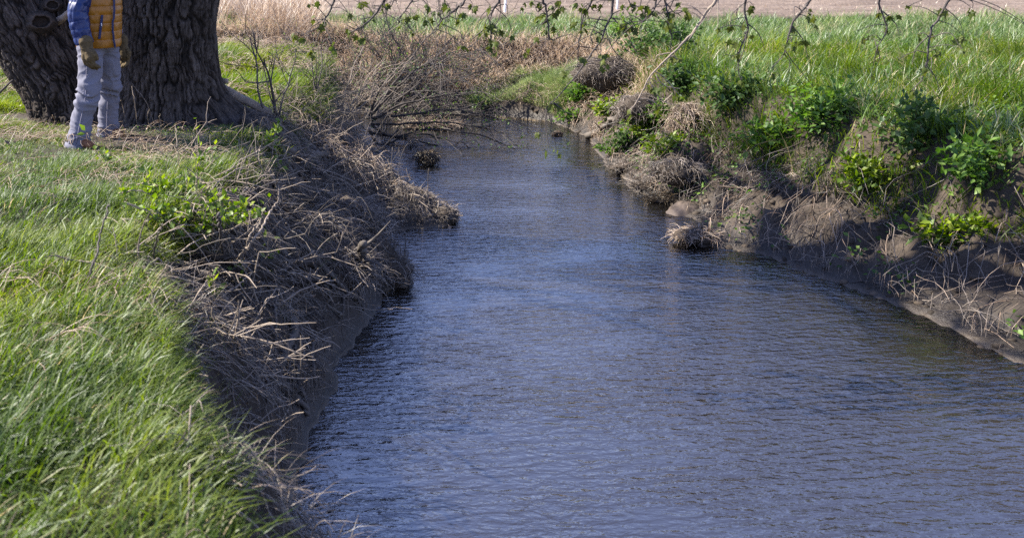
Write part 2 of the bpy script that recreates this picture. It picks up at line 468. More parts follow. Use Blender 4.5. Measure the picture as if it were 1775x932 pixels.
def water_mat():
    m, nt, out = mat_new('rippled_creek_water')
    g = nt.nodes.new('ShaderNodeNewGeometry')
    mp = nt.nodes.new('ShaderNodeMapping')
    mp.inputs['Rotation'].default_value = (0, 0, R(-18))
    mp.inputs['Scale'].default_value = (0.55, 1.25, 1)
    nt.links.new(g.outputs['Position'], mp.inputs['Vector'])
    na = noise(nt, 11.0, 3, 0.55, mp.outputs[0], 0.6)
    nb = noise(nt, 30.0, 2, 0.5, mp.outputs[0], 0.3)
    nc = noise(nt, 0.9, 3, 0.5, geo_pos(nt, (0.6, 1.2, 1)))
    wv = nt.nodes.new('ShaderNodeTexWave'); wv.wave_type = 'BANDS'; wv.bands_direction = 'Y'
    wv.inputs['Scale'].default_value = 3.1; wv.inputs['Distortion'].default_value = 7.0
    wv.inputs['Detail'].default_value = 2.5; wv.inputs['Detail Scale'].default_value = 1.6
    nt.links.new(mp.outputs[0], wv.inputs['Vector'])
    def madd(a, k, b):
        ad = nt.nodes.new('ShaderNodeMath'); ad.operation = 'MULTIPLY_ADD'; ad.inputs[1].default_value = k
        nt.links.new(a, ad.inputs[0]); nt.links.new(b, ad.inputs[2]); return ad.outputs[0]
    hgt = madd(wv.outputs['Fac'], 0.12, madd(nb.outputs[0], 0.32, na.outputs[0]))
    mr = nt.nodes.new('ShaderNodeMapRange')
    mr.inputs['From Min'].default_value = 0.36; mr.inputs['From Max'].default_value = 0.60
    mr.inputs['To Min'].default_value = 0.30; mr.inputs['To Max'].default_value = 1.0
    nt.links.new(nc.outputs[0], mr.inputs['Value'])
    bp = nt.nodes.new('ShaderNodeBump'); bp.inputs['Distance'].default_value = 0.030
    nt.links.new(mr.outputs[0], bp.inputs['Strength'])
    nt.links.new(hgt, bp.inputs['Height'])
    fr = nt.nodes.new('ShaderNodeFresnel'); fr.inputs['IOR'].default_value = 3.0
    nt.links.new(bp.outputs[0], fr.inputs['Normal'])
    gl = nt.nodes.new('ShaderNodeBsdfGlossy'); gl.inputs['Roughness'].default_value = 0.03
    nt.links.new(bp.outputs[0], gl.inputs['Normal'])
    tp = nt.nodes.new('ShaderNodeBsdfTransparent'); tp.inputs['Color'].default_value = (0.72, 0.67, 0.55, 1)
    df = nt.nodes.new('ShaderNodeBsdfDiffuse'); df.inputs['Color'].default_value = (0.022, 0.020, 0.018, 1)
    dp = nt.nodes.new('ShaderNodeAttribute'); dp.attribute_name = 'var'
    dr = nt.nodes.new('ShaderNodeMapRange'); dr.inputs['To Min'].default_value = 0.05; dr.inputs['To Max'].default_value = 0.9
    nt.links.new(dp.outputs['Fac'], dr.inputs['Value'])
    m1 = nt.nodes.new('ShaderNodeMixShader'); nt.links.new(dr.outputs[0], m1.inputs[0])
    nt.links.new(tp.outputs[0], m1.inputs[1]); nt.links.new(df.outputs[0], m1.inputs[2])
    m2 = nt.nodes.new('ShaderNodeMixShader')
    nt.links.new(fr.outputs[0], m2.inputs[0]); nt.links.new(m1.outputs[0], m2.inputs[1]); nt.links.new(gl.outputs[0], m2.inputs[2])
    nt.links.new(m2.outputs[0], out.inputs[0])
    return m
M['water'] = water_mat()

# ------------------------------------------------------------------ terrain
WZ = -1.2
def wpx(l): return [tuple(P(x, y, z=WZ)[:2]) for x, y in l]
def tpx(l): return [tuple(P(x, y, z=0.0)[:2]) for x, y in l]
shoreL = [(-30, 16.9), (-12, 17.0), (-3, 16.8), (-0.7, 16.2)] + wpx([(555, 216), (585, 240), (606, 268), (640, 300), (684, 332), (735, 356), (785, 374), (794, 381), (770, 392), (705, 398), (650, 404), (640, 425), (650, 458), (700, 474), (708, 490), (660, 508), (625, 560), (585, 640), (530, 760), (470, 932)]) + [(0.6, 3.0), (3.0, 1.5), (9, -1), (30, -6)]
shoreR = [(30, -1)] + [(9.5, 3.2)] + wpx([(1775, 640), (1600, 548), (1450, 488), (1320, 444), (1235, 428), (1195, 424), (1186, 410), (1205, 400), (1212, 388), (1184, 372), (1154, 350), (1108, 334), (1085, 311), (1046, 287), (1038, 262), (1018, 240), (985, 224), (958, 210), (900, 204), (820, 199), (700, 194), (600, 188)]) + [(-3, 18.2), (-12, 18.3), (-30, 18.3)]
WATER = np.array(shoreL + shoreR)
TOPL = np.array([(-30, 15.9), (-12, 16.0), (-2.3, 15.9), (-0.9, 15.4), (-0.25, 14.4)] + tpx([(575, 118), (530, 148), (488, 172), (452, 205), (438, 238), (405, 288), (345, 352), (240, 396), (214, 440), (246, 512), (285, 620), (310, 760), (320, 932)]) + [(0.1, 1.2), (2.0, 0.2), (8, -3), (30, -9), (30, -40), (-60, -40), (-60, 15.9)])
TOPR = np.array([(60, 3), (30, 3.2), (10.5, 5.0)] + tpx([(1775, 262), (1550, 215), (1400, 180), (1260, 148), (1180, 128), (1135, 104), (1088, 74), (1000, 64), (900, 67), (830, 67), (720, 62)]) + [(0, 19.3), (-3, 19.6), (-12, 19.7), (-60, 19.7), (-60, 60), (60, 60)])

def inside(poly, x, y):
    r = np.zeros(x.shape, bool)
    n = len(poly)
    for i in range(n):
        x1, y1 = poly[i]; x2, y2 = poly[(i + 1) % n]
        if y1 == y2: continue
        c = ((y1 > y) != (y2 > y)) & (x < (x2 - x1) * (y - y1) / (y2 - y1) + x1)
        r ^= c
    return r

def pdist(poly, x, y):
    d = np.full(x.shape, 1e9)
    n = len(poly)
    for i in range(n):
        x1, y1 = poly[i]; x2, y2 = poly[(i + 1) % n]
        dx, dy = x2 - x1, y2 - y1
        l2 = dx * dx + dy * dy
        if l2 < 1e-9: continue
        t = np.clip(((x - x1) * dx + (y - y1) * dy) / l2, 0, 1)
        d = np.minimum(d, (x - x1 - t * dx) ** 2 + (y - y1 - t * dy) ** 2)
    return np.sqrt(d)

GX0, GX1, GY0, GY1, GS = -13.0, 13.0, -2.0, 27.0, 0.06
gx = np.arange(GX0, GX1 + 1e-6, GS); gy = np.arange(GY0, GY1 + 1e-6, GS)
XX, YY = np.meshgrid(gx, gy)
# wobble the shorelines a little so they are not made of straight pieces
wxx = XX + 0.10 * fbm(XX * 1.7, YY * 1.7, s=3); wyy = YY + 0.10 * fbm(XX * 1.7 + 9, YY * 1.7, s=4)
inW = inside(WATER, wxx, wyy)
dW = pdist(WATER, wxx, wyy)
inL = inside(TOPL, wxx, wyy); inR = inside(TOPR, wxx, wyy)
dL = np.where(inL, 0, pdist(TOPL, wxx, wyy)); dR = np.where(inR, 0, pdist(TOPR, wxx, wyy))
left = dL < dR
dT = np.minimum(dL, dR)
tt = np.where(inW, 0, dW / (dW + dT + 1e-6))
tt = np.where(inL | inR, 1.0, tt)
prof = np.where(left, tt ** np.where(YY > 9.3, 1.0, 0.66), np.interp(tt, [0, .15, .35, .7, .93, 1], [0, .07, .22, .46, .90, 1]))
slope_w = np.clip(4 * tt * (1 - tt), 0, 1)
Z = WZ + 1.2 * prof
HOL = fbm(XX * 2.9, YY * 2.9, s=11)
Z = Z + slope_w * np.where(left, 0.52 * np.minimum(HOL, 0.08) + 0.13 * fbm(XX * 6, YY * 6, s=12), 0.20 * np.minimum(HOL, .2) + 0.16 * (np.abs(fbm(XX * 4, YY * 4, s=15)) - .15) + 0.08 * fbm(XX * 9, YY * 9, s=12))
flat = (1 - slope_w) * (~inW)
Z = Z + np.where(tt > 0.02, 0.045 * fbm(XX * 1.1, YY * 1.1, s=13) + 0.02 * fbm(XX * 5, YY * 5, s=14), 0) * np.clip(tt * 4, 0, 1)
depth = 0.30 * (1 - np.exp(-dW / 0.5)) * (1.0 + 0.25 * fbm(XX * 0.7, YY * 0.7, s=21))
# sand bars the photograph shows through the water
for (px, py, rx, ry, a) in [(1110, 430, 0.9, 0.25, 0.30), (930, 222, 1.0, 0.6, 0.25), (1090, 330, .5, .3, .2), (830, 423, 0.45, 0.14, 0.2), (1000, 300, .5, .3, .15), (850, 505, .5, .15, .2)]:
    c = P(px, py, z=WZ)
    depth = depth - a * np.exp(-(((XX - c[0]) / rx) ** 2 + ((YY - c[1]) / ry) ** 2))
depth = np.maximum(depth, 0.03)
Z = np.where(inW, WZ - depth, np.maximum(Z, WZ + 0.012 + 0.15 * np.minimum(dW, 0.2)))
# grassy mound beyond the tree, grassy shelf on the far bank, sod humps on the right bank
def hump(cx, cy, rx, ry, a):
    global Z
    Z = Z + np.where(inW, 0, a * np.exp(-(((XX - cx) / rx) ** 2 + ((YY - cy) / ry) ** 2)))
hump(-1.6, 14.4, 1.4, 1.2, 0.16)
c = P(930, 155, z=-0.75); SHELF = c; hump(c[0], c[1], 1.0, 0.6, 0.30)
for (px, py, a, r) in [(1052, 110, 0.25, 0.5), (1120, 165, 0.28, 0.45), (1165, 285, 0.25, 0.35)]:
    c = P(px, py, z=-0.3 if py < 200 else -0.9); hump(c[0], c[1], r, r * 0.7, a)
Z = np.where(inL & (YY < 12), Z + 0.0, Z)

def bil(A, x, y):
    u = np.clip((np.asarray(x, float) - GX0) / GS, 0, len(gx) - 1.001); v = np.clip((np.asarray(y, float) - GY0) / GS, 0, len(gy) - 1.001)
    i = u.astype(int); j = v.astype(int); a = u - i; b = v - j
    return A[j, i] * (1 - a) * (1 - b) + A[j, i + 1] * a * (1 - b) + A[j + 1, i] * (1 - a) * b + A[j + 1, i + 1] * a * b

def H(x, y): return bil(Z, x, y)

def G(px, py):
    """the point of the ground seen at a pixel of the photograph"""
    d = ray(px, py)
    t = np.arange(1.2, 60, 0.02)
    q = CAMP[None] + t[:, None] * d[None]
    h = np.where((q[:, 1] < GY1 - .1) & (np.abs(q[:, 0]) < GX1 - .1), np.maximum(H(q[:, 0], q[:, 1]), WZ), 0.0)
    k = np.argmax(q[:, 2] < h)
    return q[k]

# ground sheet: fine in the middle, coarse out to the horizon
ox = np.array([-900, -400, -180, -90, -50, -32, -22, -17, -14.5]); oy0 = np.array([-400, -100, -30, -12, -6, -3.5]); oy1 = np.array([28, 31, 38, 60, 120, 300, 900])
xs = np.concatenate([ox, gx, -ox[::-1]]); ys = np.concatenate([oy0, gy, oy1])
X2, Y2 = np.meshgrid(xs, ys)
Z2 = np.where((X2 >= GX0) & (X2 <= GX1) & (Y2 >= GY0) & (Y2 <= GY1), H(X2, Y2), H(np.clip(X2, GX0, GX1), np.clip(Y2, GY0, GY1)))
nx, ny = len(xs), len(ys)
ii = np.arange(nx * ny).reshape(ny, nx)
quads = np.stack([ii[:-1, :-1], ii[:-1, 1:], ii[1:, 1:], ii[1:, :-1]], -1).reshape(-1, 4)
g_o = mk('ground', np.stack([X2, Y2, Z2], -1).reshape(-1, 3), quads, None, None, M['ground'])
tag(g_o, kind='structure')

# ploughed field with furrows beyond the grass strip
fx = np.concatenate([[-900, -300, -120, -60], np.arange(-35, 36, 0.5), [60, 120, 300, 900]])
fy = np.concatenate([np.arange(21.9, 40, 0.11), np.arange(40, 60, 1.0), [70, 90, 130, 200, 350, 900]])
FX, FY = np.meshgrid(fx, fy)
FY = FY + np.where(FY < 22.0, 0.5 * fbm(FX * 0.4, 0.0, s=31), 0)
FZ = 0.10 + np.where(FY < 41, 0.05 * np.sin(FY * 2 * np.pi / 0.76 + 0.8 * fbm(FX * .3, FY * .3, s=5)) + 0.05 * fbm(FX * 2, FY * 3, s=32), 0)
FZ[0] = -0.12
nx, ny = len(fx), len(fy)
ii = np.arange(nx * ny).reshape(ny, nx)
quads = np.stack([ii[:-1, :-1], ii[:-1, 1:], ii[1:, 1:], ii[1:, :-1]], -1).reshape(-1, 4)
f_o = mk('field', np.stack([FX, FY, FZ], -1).reshape(-1, 3), quads, None, None, M['field'])
tag(f_o, kind='structure')

# water sheet following the channel (its rim runs into the banks)
rows = np.arange(-2, 20.5, 0.12); cols = np.arange(-12.5, 12.6, 0.12)
X3, Y3 = np.meshgrid(cols, rows)
ii = np.arange(X3.size).reshape(X3.shape)
quads = np.stack([ii[:-1, :-1], ii[:-1, 1:], ii[1:, 1:], ii[1:, :-1]], -1).reshape(-1, 4)
w_o = mk('creek_water', np.stack([X3, Y3, np.full_like(X3, WZ)], -1).reshape(-1, 3), quads, None, np.clip((WZ - H(X3, Y3)) / 0.30, 0, 1).ravel(), M['water'])
tag(w_o, kind='structure')

def sample(n, x0, x1, y0, y1, cond, margin=120):
    x = rng.uniform(x0, x1, n); y = rng.uniform(y0, y1, n)
    z = H(x, y)
    u, v = proj(np.stack([x, y, z + 0.1], -1))
    k = (u > -margin) & (u < W + margin) & (v > -margin) & (v < HH + margin) & cond(x, y)
    x, y, z = x[k], y[k], z[k]
    return np.stack([x, y, z - 0.015], -1)

# ------------------------------------------------------------------ the big maple
TREE_X, TREE_Y = float(P(290, 100, y=9.85)[0]), 9.85
tree = thing('maple_tree', 'massive dark furrowed tree trunk with leaning left stem and branches hanging over the creek', 'tree', (TREE_X, TREE_Y, 0))

def bark_tube(name, spine, radii, K, S, parent, flare=None, seed=0, ridge=0.036, mat='bark', capend=True):
    sw = np.linspace(0, 1, K) ** 1.55
    cf = resample(spine, 2000); c = np.stack([np.interp(sw, np.linspace(0, 1, 2000), cf[:, k]) for k in range(3)], -1)
    rr = np.interp(sw, np.linspace(0, 1, len(radii)), radii)
    T = norm(np.gradient(c, axis=0))
    A = np.zeros_like(c); B = np.zeros_like(c)
    a = np.array([1.0, 0, 0])
    for i in range(K):
        a = a - T[i] * a.dot(T[i]); a /= np.linalg.norm(a)
        A[i] = a; B[i] = np.cross(T[i], a)
    th = np.arange(S) / S * 2 * np.pi
    arc = np.concatenate([[0], np.cumsum(np.linalg.norm(np.diff(c, axis=0), axis=1))])
    TH, AR = np.meshgrid(th, arc)
    rad = np.broadcast_to(rr[:, None], TH.shape).copy()
    if flare: rad = rad + flare(TH, c[:, 2][:, None], rr[:, None])
    rm = float(np.mean(rr))
    # vertical interlacing ridges
    u = np.cos(TH) * rm; v = np.sin(TH) * rm
    wob = 0.055 * fbm(u * 6, v * 6, AR * 4, s=seed + 3)
    f = 33.0
    n1 = np.minimum(1, np.abs(vnoise((u + wob) * f, (v + wob) * f, AR * 4.6, s=seed)) * 3.2) * 2 - 1
    n2 = np.minimum(1, np.abs(vnoise((u - wob) * f * 2.0, (v + wob) * f * 1.9, AR * 11, s=seed + 7)) * 2.6) * 2 - 1
    rid = 0.68 * n1 + 0.32 * n2
    lump = fbm(u * 2.2, v * 2.2, AR * 1.3, s=seed + 9, o=3)
    rad = rad + ridge * 0.6 * (rid - 0.3) + 0.09 * rm * 2 * lump * 0.6
    V = c[:, None, :] + rad[..., None] * (np.cos(TH)[..., None] * A[:, None, :] + np.sin(TH)[..., None] * B[:, None, :])
    ii = np.arange(K * S).reshape(K, S)
    a0 = ii[:-1]; b0 = np.roll(a0, -1, 1); c0 = ii[1:]; d0 = np.roll(c0, -1, 1)
    q = np.stack([a0, b0, d0, c0], -1).reshape(-1, 4)
    var = np.clip(0.35 + 0.34 * rid + 0.25 * fbm(u * 9, v * 9, AR * 5, s=seed + 15), 0, 1)
    V = V.reshape(-1, 3); tri = None
    var = var.ravel()
    if capend:
        n = len(V)
        V = np.vstack([V, c[-1] + T[-1] * rr[-1] * 0.2]); var = np.append(var, 0.6)
        tri = [(n, n - S + i, n - S + (i + 1) % S) for i in range(S)]
    return mk(name, V, q, tri, var, M[mat], parent)

def trunk_flare(TH, z, r):
    f = 0
    for (a, amp, pw, h) in [(R(-8), 0.62, 5, 0.16), (R(-62), 0.26, 6, 0.28), (R(-115), 0.20, 6, 0.25), (R(-160), 0.25, 4, 0.3), (R(60), 0.35, 5, 0.3), (R(140), 0.3, 5, 0.3)]:
        f = f + amp * np.maximum(0, np.cos((TH - a))) ** pw * np.exp(-np.maximum(z + 0.05, 0) / h)
    # the crotch lean on the right near the top of the picture
    f = f + 0.10 * np.maximum(0, np.cos(TH)) ** 2 * np.clip((z - 0.9) / 0.6, 0, 1)
    return f
bark_tube('trunk', [(TREE_X + 0.02, TREE_Y, -0.35), (TREE_X, TREE_Y, 0.3), (TREE_X + .01, TREE_Y, 1.0), (TREE_X + 0.06, TREE_Y, 1.7), (TREE_X + 0.2, TREE_Y, 3.0), (TREE_X + 0.25, TREE_Y, 4.2)], [0.50, 0.475, 0.46, 0.45, 0.42, 0.38], 380, 480, tree, trunk_flare, 5)

def left_flare(TH, z, r):
    f = 0
    for (a, amp, pw, h) in [(R(170), 0.16, 5, 0.22), (R(-70), 0.12, 5, 0.25), (R(-130), 0.18, 5, 0.22)]:
        f = f + amp * np.maximum(0, np.cos((TH - a))) ** pw * np.exp(-np.maximum(z + 0.05, 0) / h)
    return f
LY = 9.75
sp_l = [tuple(P(143, 262, y=LY)), tuple(P(137, 205, y=LY)), tuple(P(112, 150, y=LY)), tuple(P(70, 88, y=LY)), tuple(P(18, 10, y=LY)), tuple(P(-60, -130, y=LY)), tuple(P(-130, -330, y=LY))]
bark_tube('stem', sp_l, [0.46, 0.43, 0.41, 0.40, 0.36, 0.30, 0.26], 320, 380, tree, left_flare, 41)
sp_m = [tuple(P(165, 200, y=LY + .12)), tuple(P(140, 120, y=LY + .1)), tuple(P(112, 45, y=LY + .08)), tuple(P(100, -10, y=LY + .1)), tuple(P(95, -140, y=LY + .15)), tuple(P(60, -380, y=LY + .3))]
bark_tube('stem', sp_m, [0.34, 0.36, 0.30, 0.24, 0.22, 0.19], 240, 260, tree, None, 77)

def knot(px, py, y, ro, parent):
    """ring of healed bark around a pruned branch stub, facing the camera"""
    c = P(px, py, y=y)
    nrm = norm(CAMP - c + np.array([0.6, 0, 0.9]))
    a = norm(np.cross(nrm, [0, 0, 1])); b = np.cross(nrm, a)
    S, K = 40, 14
    prof = [(1.7, -0.55), (1.4, -0.2), (1.18, 0.02), (1.02, 0.12), (0.9, 0.08), (0.82, -0.06), (0.76, -0.25), (0.6, -0.35), (0.4, -0.33), (0.2, -0.36), (0.02, -0.36)]
    th = np.arange(S) / S * 2 * np.pi
    V = []
    for (r, h) in prof:
        k = 1 + 0.24 * fbm(np.cos(th) * 2 + 5 + px, np.sin(th) * 2, r * 1.5, s=8)
        V.append(c + (ro * r * k)[:, None] * (np.cos(th)[:, None] * a * 1.25 + np.sin(th)[:, None] * b * 0.85) + nrm * (ro * h * 1.1))
    V = np.array(V); K = len(prof)
    ii = np.arange(K * S).reshape(K, S)
    a0 = ii[:-1]; b0 = np.roll(a0, -1, 1); c0 = ii[1:]; d0 = np.roll(c0, -1, 1)
    var = np.repeat(np.array([.4, .45, .6, .75, .6, .25, .15, .3, .35, .3, .3]), S) + rng.uniform(-.1, .1, K * S)
    return mk('branch_scar', V.reshape(-1, 3), np.stack([a0, b0, d0, c0], -1).reshape(-1, 4), None, var, M['bark'], parent)
knot(71, 38, 9.33, 0.075, tree)
knot(91, 9, 9.52, 0.05, tree)
# broken stub pointing right between stem and sleeve
g = Geo(); g.tube([P(100, 40, y=9.6), P(110, 30, y=9.5), P(119, 22, y=9.42)], 0.05, 0.025, 8, 8, 0.75, 0.01)
g.build('branch_stub', M['log'], tree)

# surface roots running from the flare into the bank
for pts, r0, r1 in [([(412, 200), (440, 225), (470, 262), (520, 300)], 0.085, 0.03), ([(400, 215), (430, 245), (450, 300), (440, 350)], 0.06, 0.02),
                    ([(420, 205), (470, 232), (540, 255), (610, 275)], 0.07, 0.02), ([(330, 215), (345, 235), (350, 262)], 0.05, 0.015)]:
    g = Geo(); pl = np.array([G(*p) for p in pts]); pl[:, 2] += -0.01; pl[0, 2] += 0.02
    g.tube(pl, r0 * .75, r1, 8, 30, 0.35, 0.05); g.build('root', M['bark'], tree)

# limbs of the crown, above the picture
limb_pts = [(TREE_X + 0.2, TREE_Y, 3.6), (-0.2, 8.9, 3.9), (1.4, 7.6, 3.55), (3.0, 6.7, 3.0), (5.2, 6.3, 2.7), (6.6, 6.2, 2.5)]
g = Geo(); LIMB = g.tube(limb_pts, 0.17, 0.03, 9, 40, 0.5, 0.05); g.build('limb', M['bark'], tree)
tops = []
def grow(g, p, d, L, r, depth, tips):
    d = d / np.linalg.norm(d)
    q = p + d * L * 0.5 + rng.normal(0, .06, 3) * L; e = p + d * L + np.array([0, 0, 0.05 * L])
    g.tube([p, q, e], r, r * 0.6, 6 if r > .03 else 4, 6, 0.5)
    if depth == 0: tips.append(e); return
    for k in range(3 if depth > 1 else 2):
        nd = d + rng.normal(0, 0.55, 3) + np.array([0, 0, 0.12])
        grow(g, e if k < 2 else q, nd, L * rng.uniform(.6, .8), r * .58, depth - 1, tips)
for (st, d, L, r) in [((TREE_X + .25, TREE_Y, 4.1), (0.5, 0.3, 1), 1.8, .2), ((TREE_X + .2, TREE_Y, 4.0), (-0.2, 0.9, .8), 1.8, .16), ((TREE_X + .2, TREE_Y, 3.8), (0.4, -0.5, 1), 1.7, .15),
                      (tuple(P(-130, -320, y=LY)), (-0.8, 0.1, 1), 1.8, .2), (tuple(P(60, -370, y=LY + .3)), (-0.2, .3, 1), 1.7, .15), ((TREE_X + .2, TREE_Y, 3.9), (-.6, -.3, 1), 1.6, .13)]:
    g = Geo(); tips = []
    grow(g, np.array(st, float), np.array(d, float), L, r, 4, tips)
    ob = g.build('limb', M['bark'], tree)
    tp = np.array(tips); n = len(tp) * 5
    pos = np.repeat(tp, 5, 0) + rng.normal(0, .14, (n, 3))
    gl = Geo(); gl.leaves(pos, rng.normal(0, 1, (n, 3)), rng.normal(0, 1, (n, 3)), rng.uniform(.05, .08, n), rng.uniform(.04, .07, n))
    gl.build('foliage', M['leaf_maple'], ob)

# one young lobed leaf, shared by all leaves hanging in view
def maple_leaf_mesh(seed):
    r_ = np.random.default_rng(seed)
    ang = np.array([-150, -118, -88, -62, -38, -16, 0, 16, 38, 62, 88, 118, 150]) * np.pi / 180
    rad = np.array([.32, .55, .38, .78, .48, .62, 1.0, .62, .48, .78, .38, .55, .32])
    V = [(0, 0, 0)] + [(r * math.sin(a) * 0.55, 0.3 + 0.55 * r * math.cos(a), -0.25 * (r * math.sin(a)) ** 2 - 0.16 * max(0, r * math.cos(a)) + r_.uniform(-.05, .05)) for a, r in zip(ang, rad)] + [(0, .3, .04)]
    V = np.array(V) * 0.085
    n = len(ang); T = [(n + 1, i + 1, i + 2) for i in range(n - 1)] + [(n + 1, 0, 1), (n + 1, n, 0)]
    o = mk('leaf', V, None, T, np.full(len(V), r_.uniform(.1, .9)), M['leaf_maple'])
    me = o.data; bpy.data.objects.remove(o); return me
LEAVES = [maple_leaf_mesh(s) for s in (1, 2, 3, 4)]

def hang_leaf(p, parent, size=1.0):
    o = bpy.data.objects.new('leaf', random.choice(LEAVES)); COL.objects.link(o)
    o.parent = parent
    o.location = tuple(p)
    o.rotation_euler = (R(random.uniform(-110, -30)), R(random.uniform(-35, 35)), random.uniform(0, 6.28))
    o.scale = (size,) * 3

def hanging(pts, y, r0=0.011, pale=False, twigs=(), leaves=(), ends=2, y2=None):
    br = Geo()
    ys = np.linspace(y, y2 if y2 else y, len(pts))
    pl = np.array([P(a, b, y=yy) for (a, b), yy in zip(pts, ys)])
    k = np.argmin(np.linalg.norm((LIMB - pl[0])[:, :2], axis=1)); st = LIMB[k]
    mid = (st + pl[0]) / 2 + np.array([0.1, 0, 0.15])
    full = np.vstack([st, mid, pl])
    r0 = min(r0, .010); cl = br.tube(full, r0 * 1.4, 0.0028, 5, len(full) * 6, 0.45, 0.008)
    lp = [P(a, b, y=y + random.uniform(-.08, .08)) for a, b in leaves]
    for _ in range(7):
        i = random.randint(12, len(cl) - 1); e = cl[i] + np.array([random.gauss(0, .13), random.gauss(0, .10), random.uniform(-.24, .04)])
        br.tube([cl[i], (cl[i] + e) / 2 + np.array([random.gauss(0, .025), 0, random.gauss(.02, .02)]), e], .0034, .0018, 4, 8, .45, .006)
        if random.random() < .55: lp.append(e)
    for tw in twigs:
        tp = np.array([P(a, b, y=y + 0.03) for a, b in tw]); br.tube(tp, 0.0045, 0.002, 4, 10, 0.45, 0.006)
    # short side twigs with leaf clusters
    for q in lp:
        near = cl[np.argmin(np.linalg.norm(cl - q, axis=1))]
        if np.linalg.norm(near - q) < 0.5: br.tube([near, (near + q) / 2 + np.array([0, 0, .02]), q], 0.003, 0.0015, 4, 6, 0.45)
    o = br.build('hanging_branch', M['twig_pale'] if pale else M['twig'], tree)
    o.matrix_parent_inverse = Matrix.Translation((-TREE_X, -TREE_Y, 0))
    for q in lp:
        for _ in range(random.choice((2, 3, 3))): hang_leaf(q + np.array([random.uniform(-.02, .02), random.uniform(-.02, .02), random.uniform(-.02, .02)]), o, random.uniform(.55, 1.0))
    return o

hanging([(592, -40), (580, 0), (567, 28), (555, 46), (522, 63)], 6.6, leaves=[(537, 8), (541, 30), (565, 37), (556, 46), (508, 60), (552, 0), (522, 62)])
hanging([(680, -30), (667, 0), (650, 25), (630, 44), (610, 55), (598, 50)], 6.4, leaves=[(672, 8), (660, 14), (630, 38), (648, 33), (602, 50), (625, 5)], twigs=[[(683, 0), (677, 12), (668, 12)]])
hanging([(722, -40), (715, 0), (700, 20), (690, 40)], 6.9, 0.008, leaves=[(703, 27), (718, 24), (712, 30), (742, 8), (690, 44)])
hanging([(815, -25), (795, 10), (775, 28), (758, 46), (748, 58)], 6.5, 0.009, leaves=[(820, 8), (797, 22), (776, 10), (755, 17), (749, 26), (769, 0), (823, 12)], twigs=[[(800, 5), (790, 22), (792, 40)], [(770, 0), (768, 16), (762, 26)]])
hanging([(870, -40), (866, 0), (855, 16), (849, 35), (850, 60), (853, 96)], 6.7, 0.014, leaves=[(846, 50), (853, 66), (848, 80), (857, 92), (842, 44), (860, 76), (838, 56)], twigs=[[(862, 8), (845, 18), (835, 28), (827, 45)], [(858, 14), (846, 30), (838, 52), (846, 74)], [(866, 0), (868, 20), (861, 40), (853, 50)], [(852, 40), (862, 52), (856, 70)], [(840, 50), (826, 62), (812, 72)]])
hanging([(945, -30), (946, 10), (949, 40), (951, 62), (960, 72)], 6.8, 0.010, leaves=[(938, 6), (958, 8), (962, 18), (942, 22), (972, 14), (948, 34), (957, 44), (944, 52), (966, 5), (925, 2), (905, 8)], twigs=[[(946, 10), (932, 20), (928, 4)], [(948, 30), (958, 22), (966, 10)]])
hanging([(1070, -40), (1062, 0), (1060, 24), (1052, 44), (1040, 72), (1012, 112), (972, 162), (948, 186)], 6.5, 0.020, leaves=[(1008, 96), (1017, 38), (1033, 60), (1000, 42), (1011, 52), (953, 182), (960, 180), (948, 258), (965, 262), (930, 230), (1094, 45), (1102, 52), (1087, 50)], twigs=[[(1052, 36), (1020, 32), (1008, 40)], [(1050, 56), (1062, 84), (1080, 104), (1100, 116)], [(1062, 32), (1082, 52), (1100, 84), (1109, 108)], [(948, 186), (946, 214), (950, 242), (952, 256)], [(960, 178), (974, 190), (990, 198)], [(1040, 30), (1024, 60), (1028, 74), (1040, 76)]])
hanging([(1030, -30), (1026, 0), (1012, 28), (1006, 60), (1002, 85), (1001, 116)], 6.7, 0.009, leaves=[(1004, 8), (1010, 10), (1038, 9), (1018, 22)], twigs=[[(1026, 2), (1010, 18), (1006, 50)], [(1022, 8), (1030, 20), (1044, 10), (1050, -4)]])
hanging([(1140, -30), (1138, 0), (1131, 22), (1112, 40), (1096, 44)], 6.4, 0.008, leaves=[(1130, 16), (1124, 20), (1101, 10), (1098, 8), (1080, 12), (1120, 10)], twigs=[[(1112, -5), (1108, 14), (1098, 40)], [(1088, -4), (1096, 12), (1108, 10)]])
hanging([(1150, -30), (1152, 0), (1158, 30), (1160, 50), (1167, 70)], 6.6, 0.007, leaves=[(1164, 26), (1156, 14), (1162, 40), (1177, 2)], twigs=[[(1152, 2), (1170, 24), (1188, 20), (1195, 46)], [(1168, 0), (1158, 20), (1146, 36)]])
hanging([(1250, -30), (1225, 20), (1196, 62), (1164, 94), (1126, 134), (1108, 170), (1092, 192)], 6.2, 0.016, True, leaves=[(1162, 103), (1140, 148), (1134, 152), (1139, 180), (1143, 184), (1184, 8), (1194, 24), (1189, 14), (1172, 160), (1178, 166)], twigs=[[(1124, 136), (1134, 156), (1150, 176), (1176, 183)], [(1137, 130), (1150, 148), (1178, 154)], [(1164, 96), (1175, 104), (1180, 107)], [(1164, 92), (1140, 96), (1136, 106)], [(1150, 178), (1162, 166), (1166, 160)]])
hanging([(1300, -30), (1290, 10), (1296, 50), (1280, 96), (1284, 140)], 6.3, 0.009, leaves=[(1288, 40), (1300, 62), (1276, 96), (1286, 138), (1306, 10), (1270, 70)], twigs=[[(1294, 40), (1316, 60), (1326, 90)]])
hanging([(1420, -40), (1400, 6), (1372, 44), (1360, 90), (1336, 120)], 6.1, 0.010, leaves=[(1398, 20), (1370, 50), (1362, 92), (1338, 122), (1410, 46), (1390, 70)], twigs=[[(1372, 44), (1392, 70), (1400, 100)]])
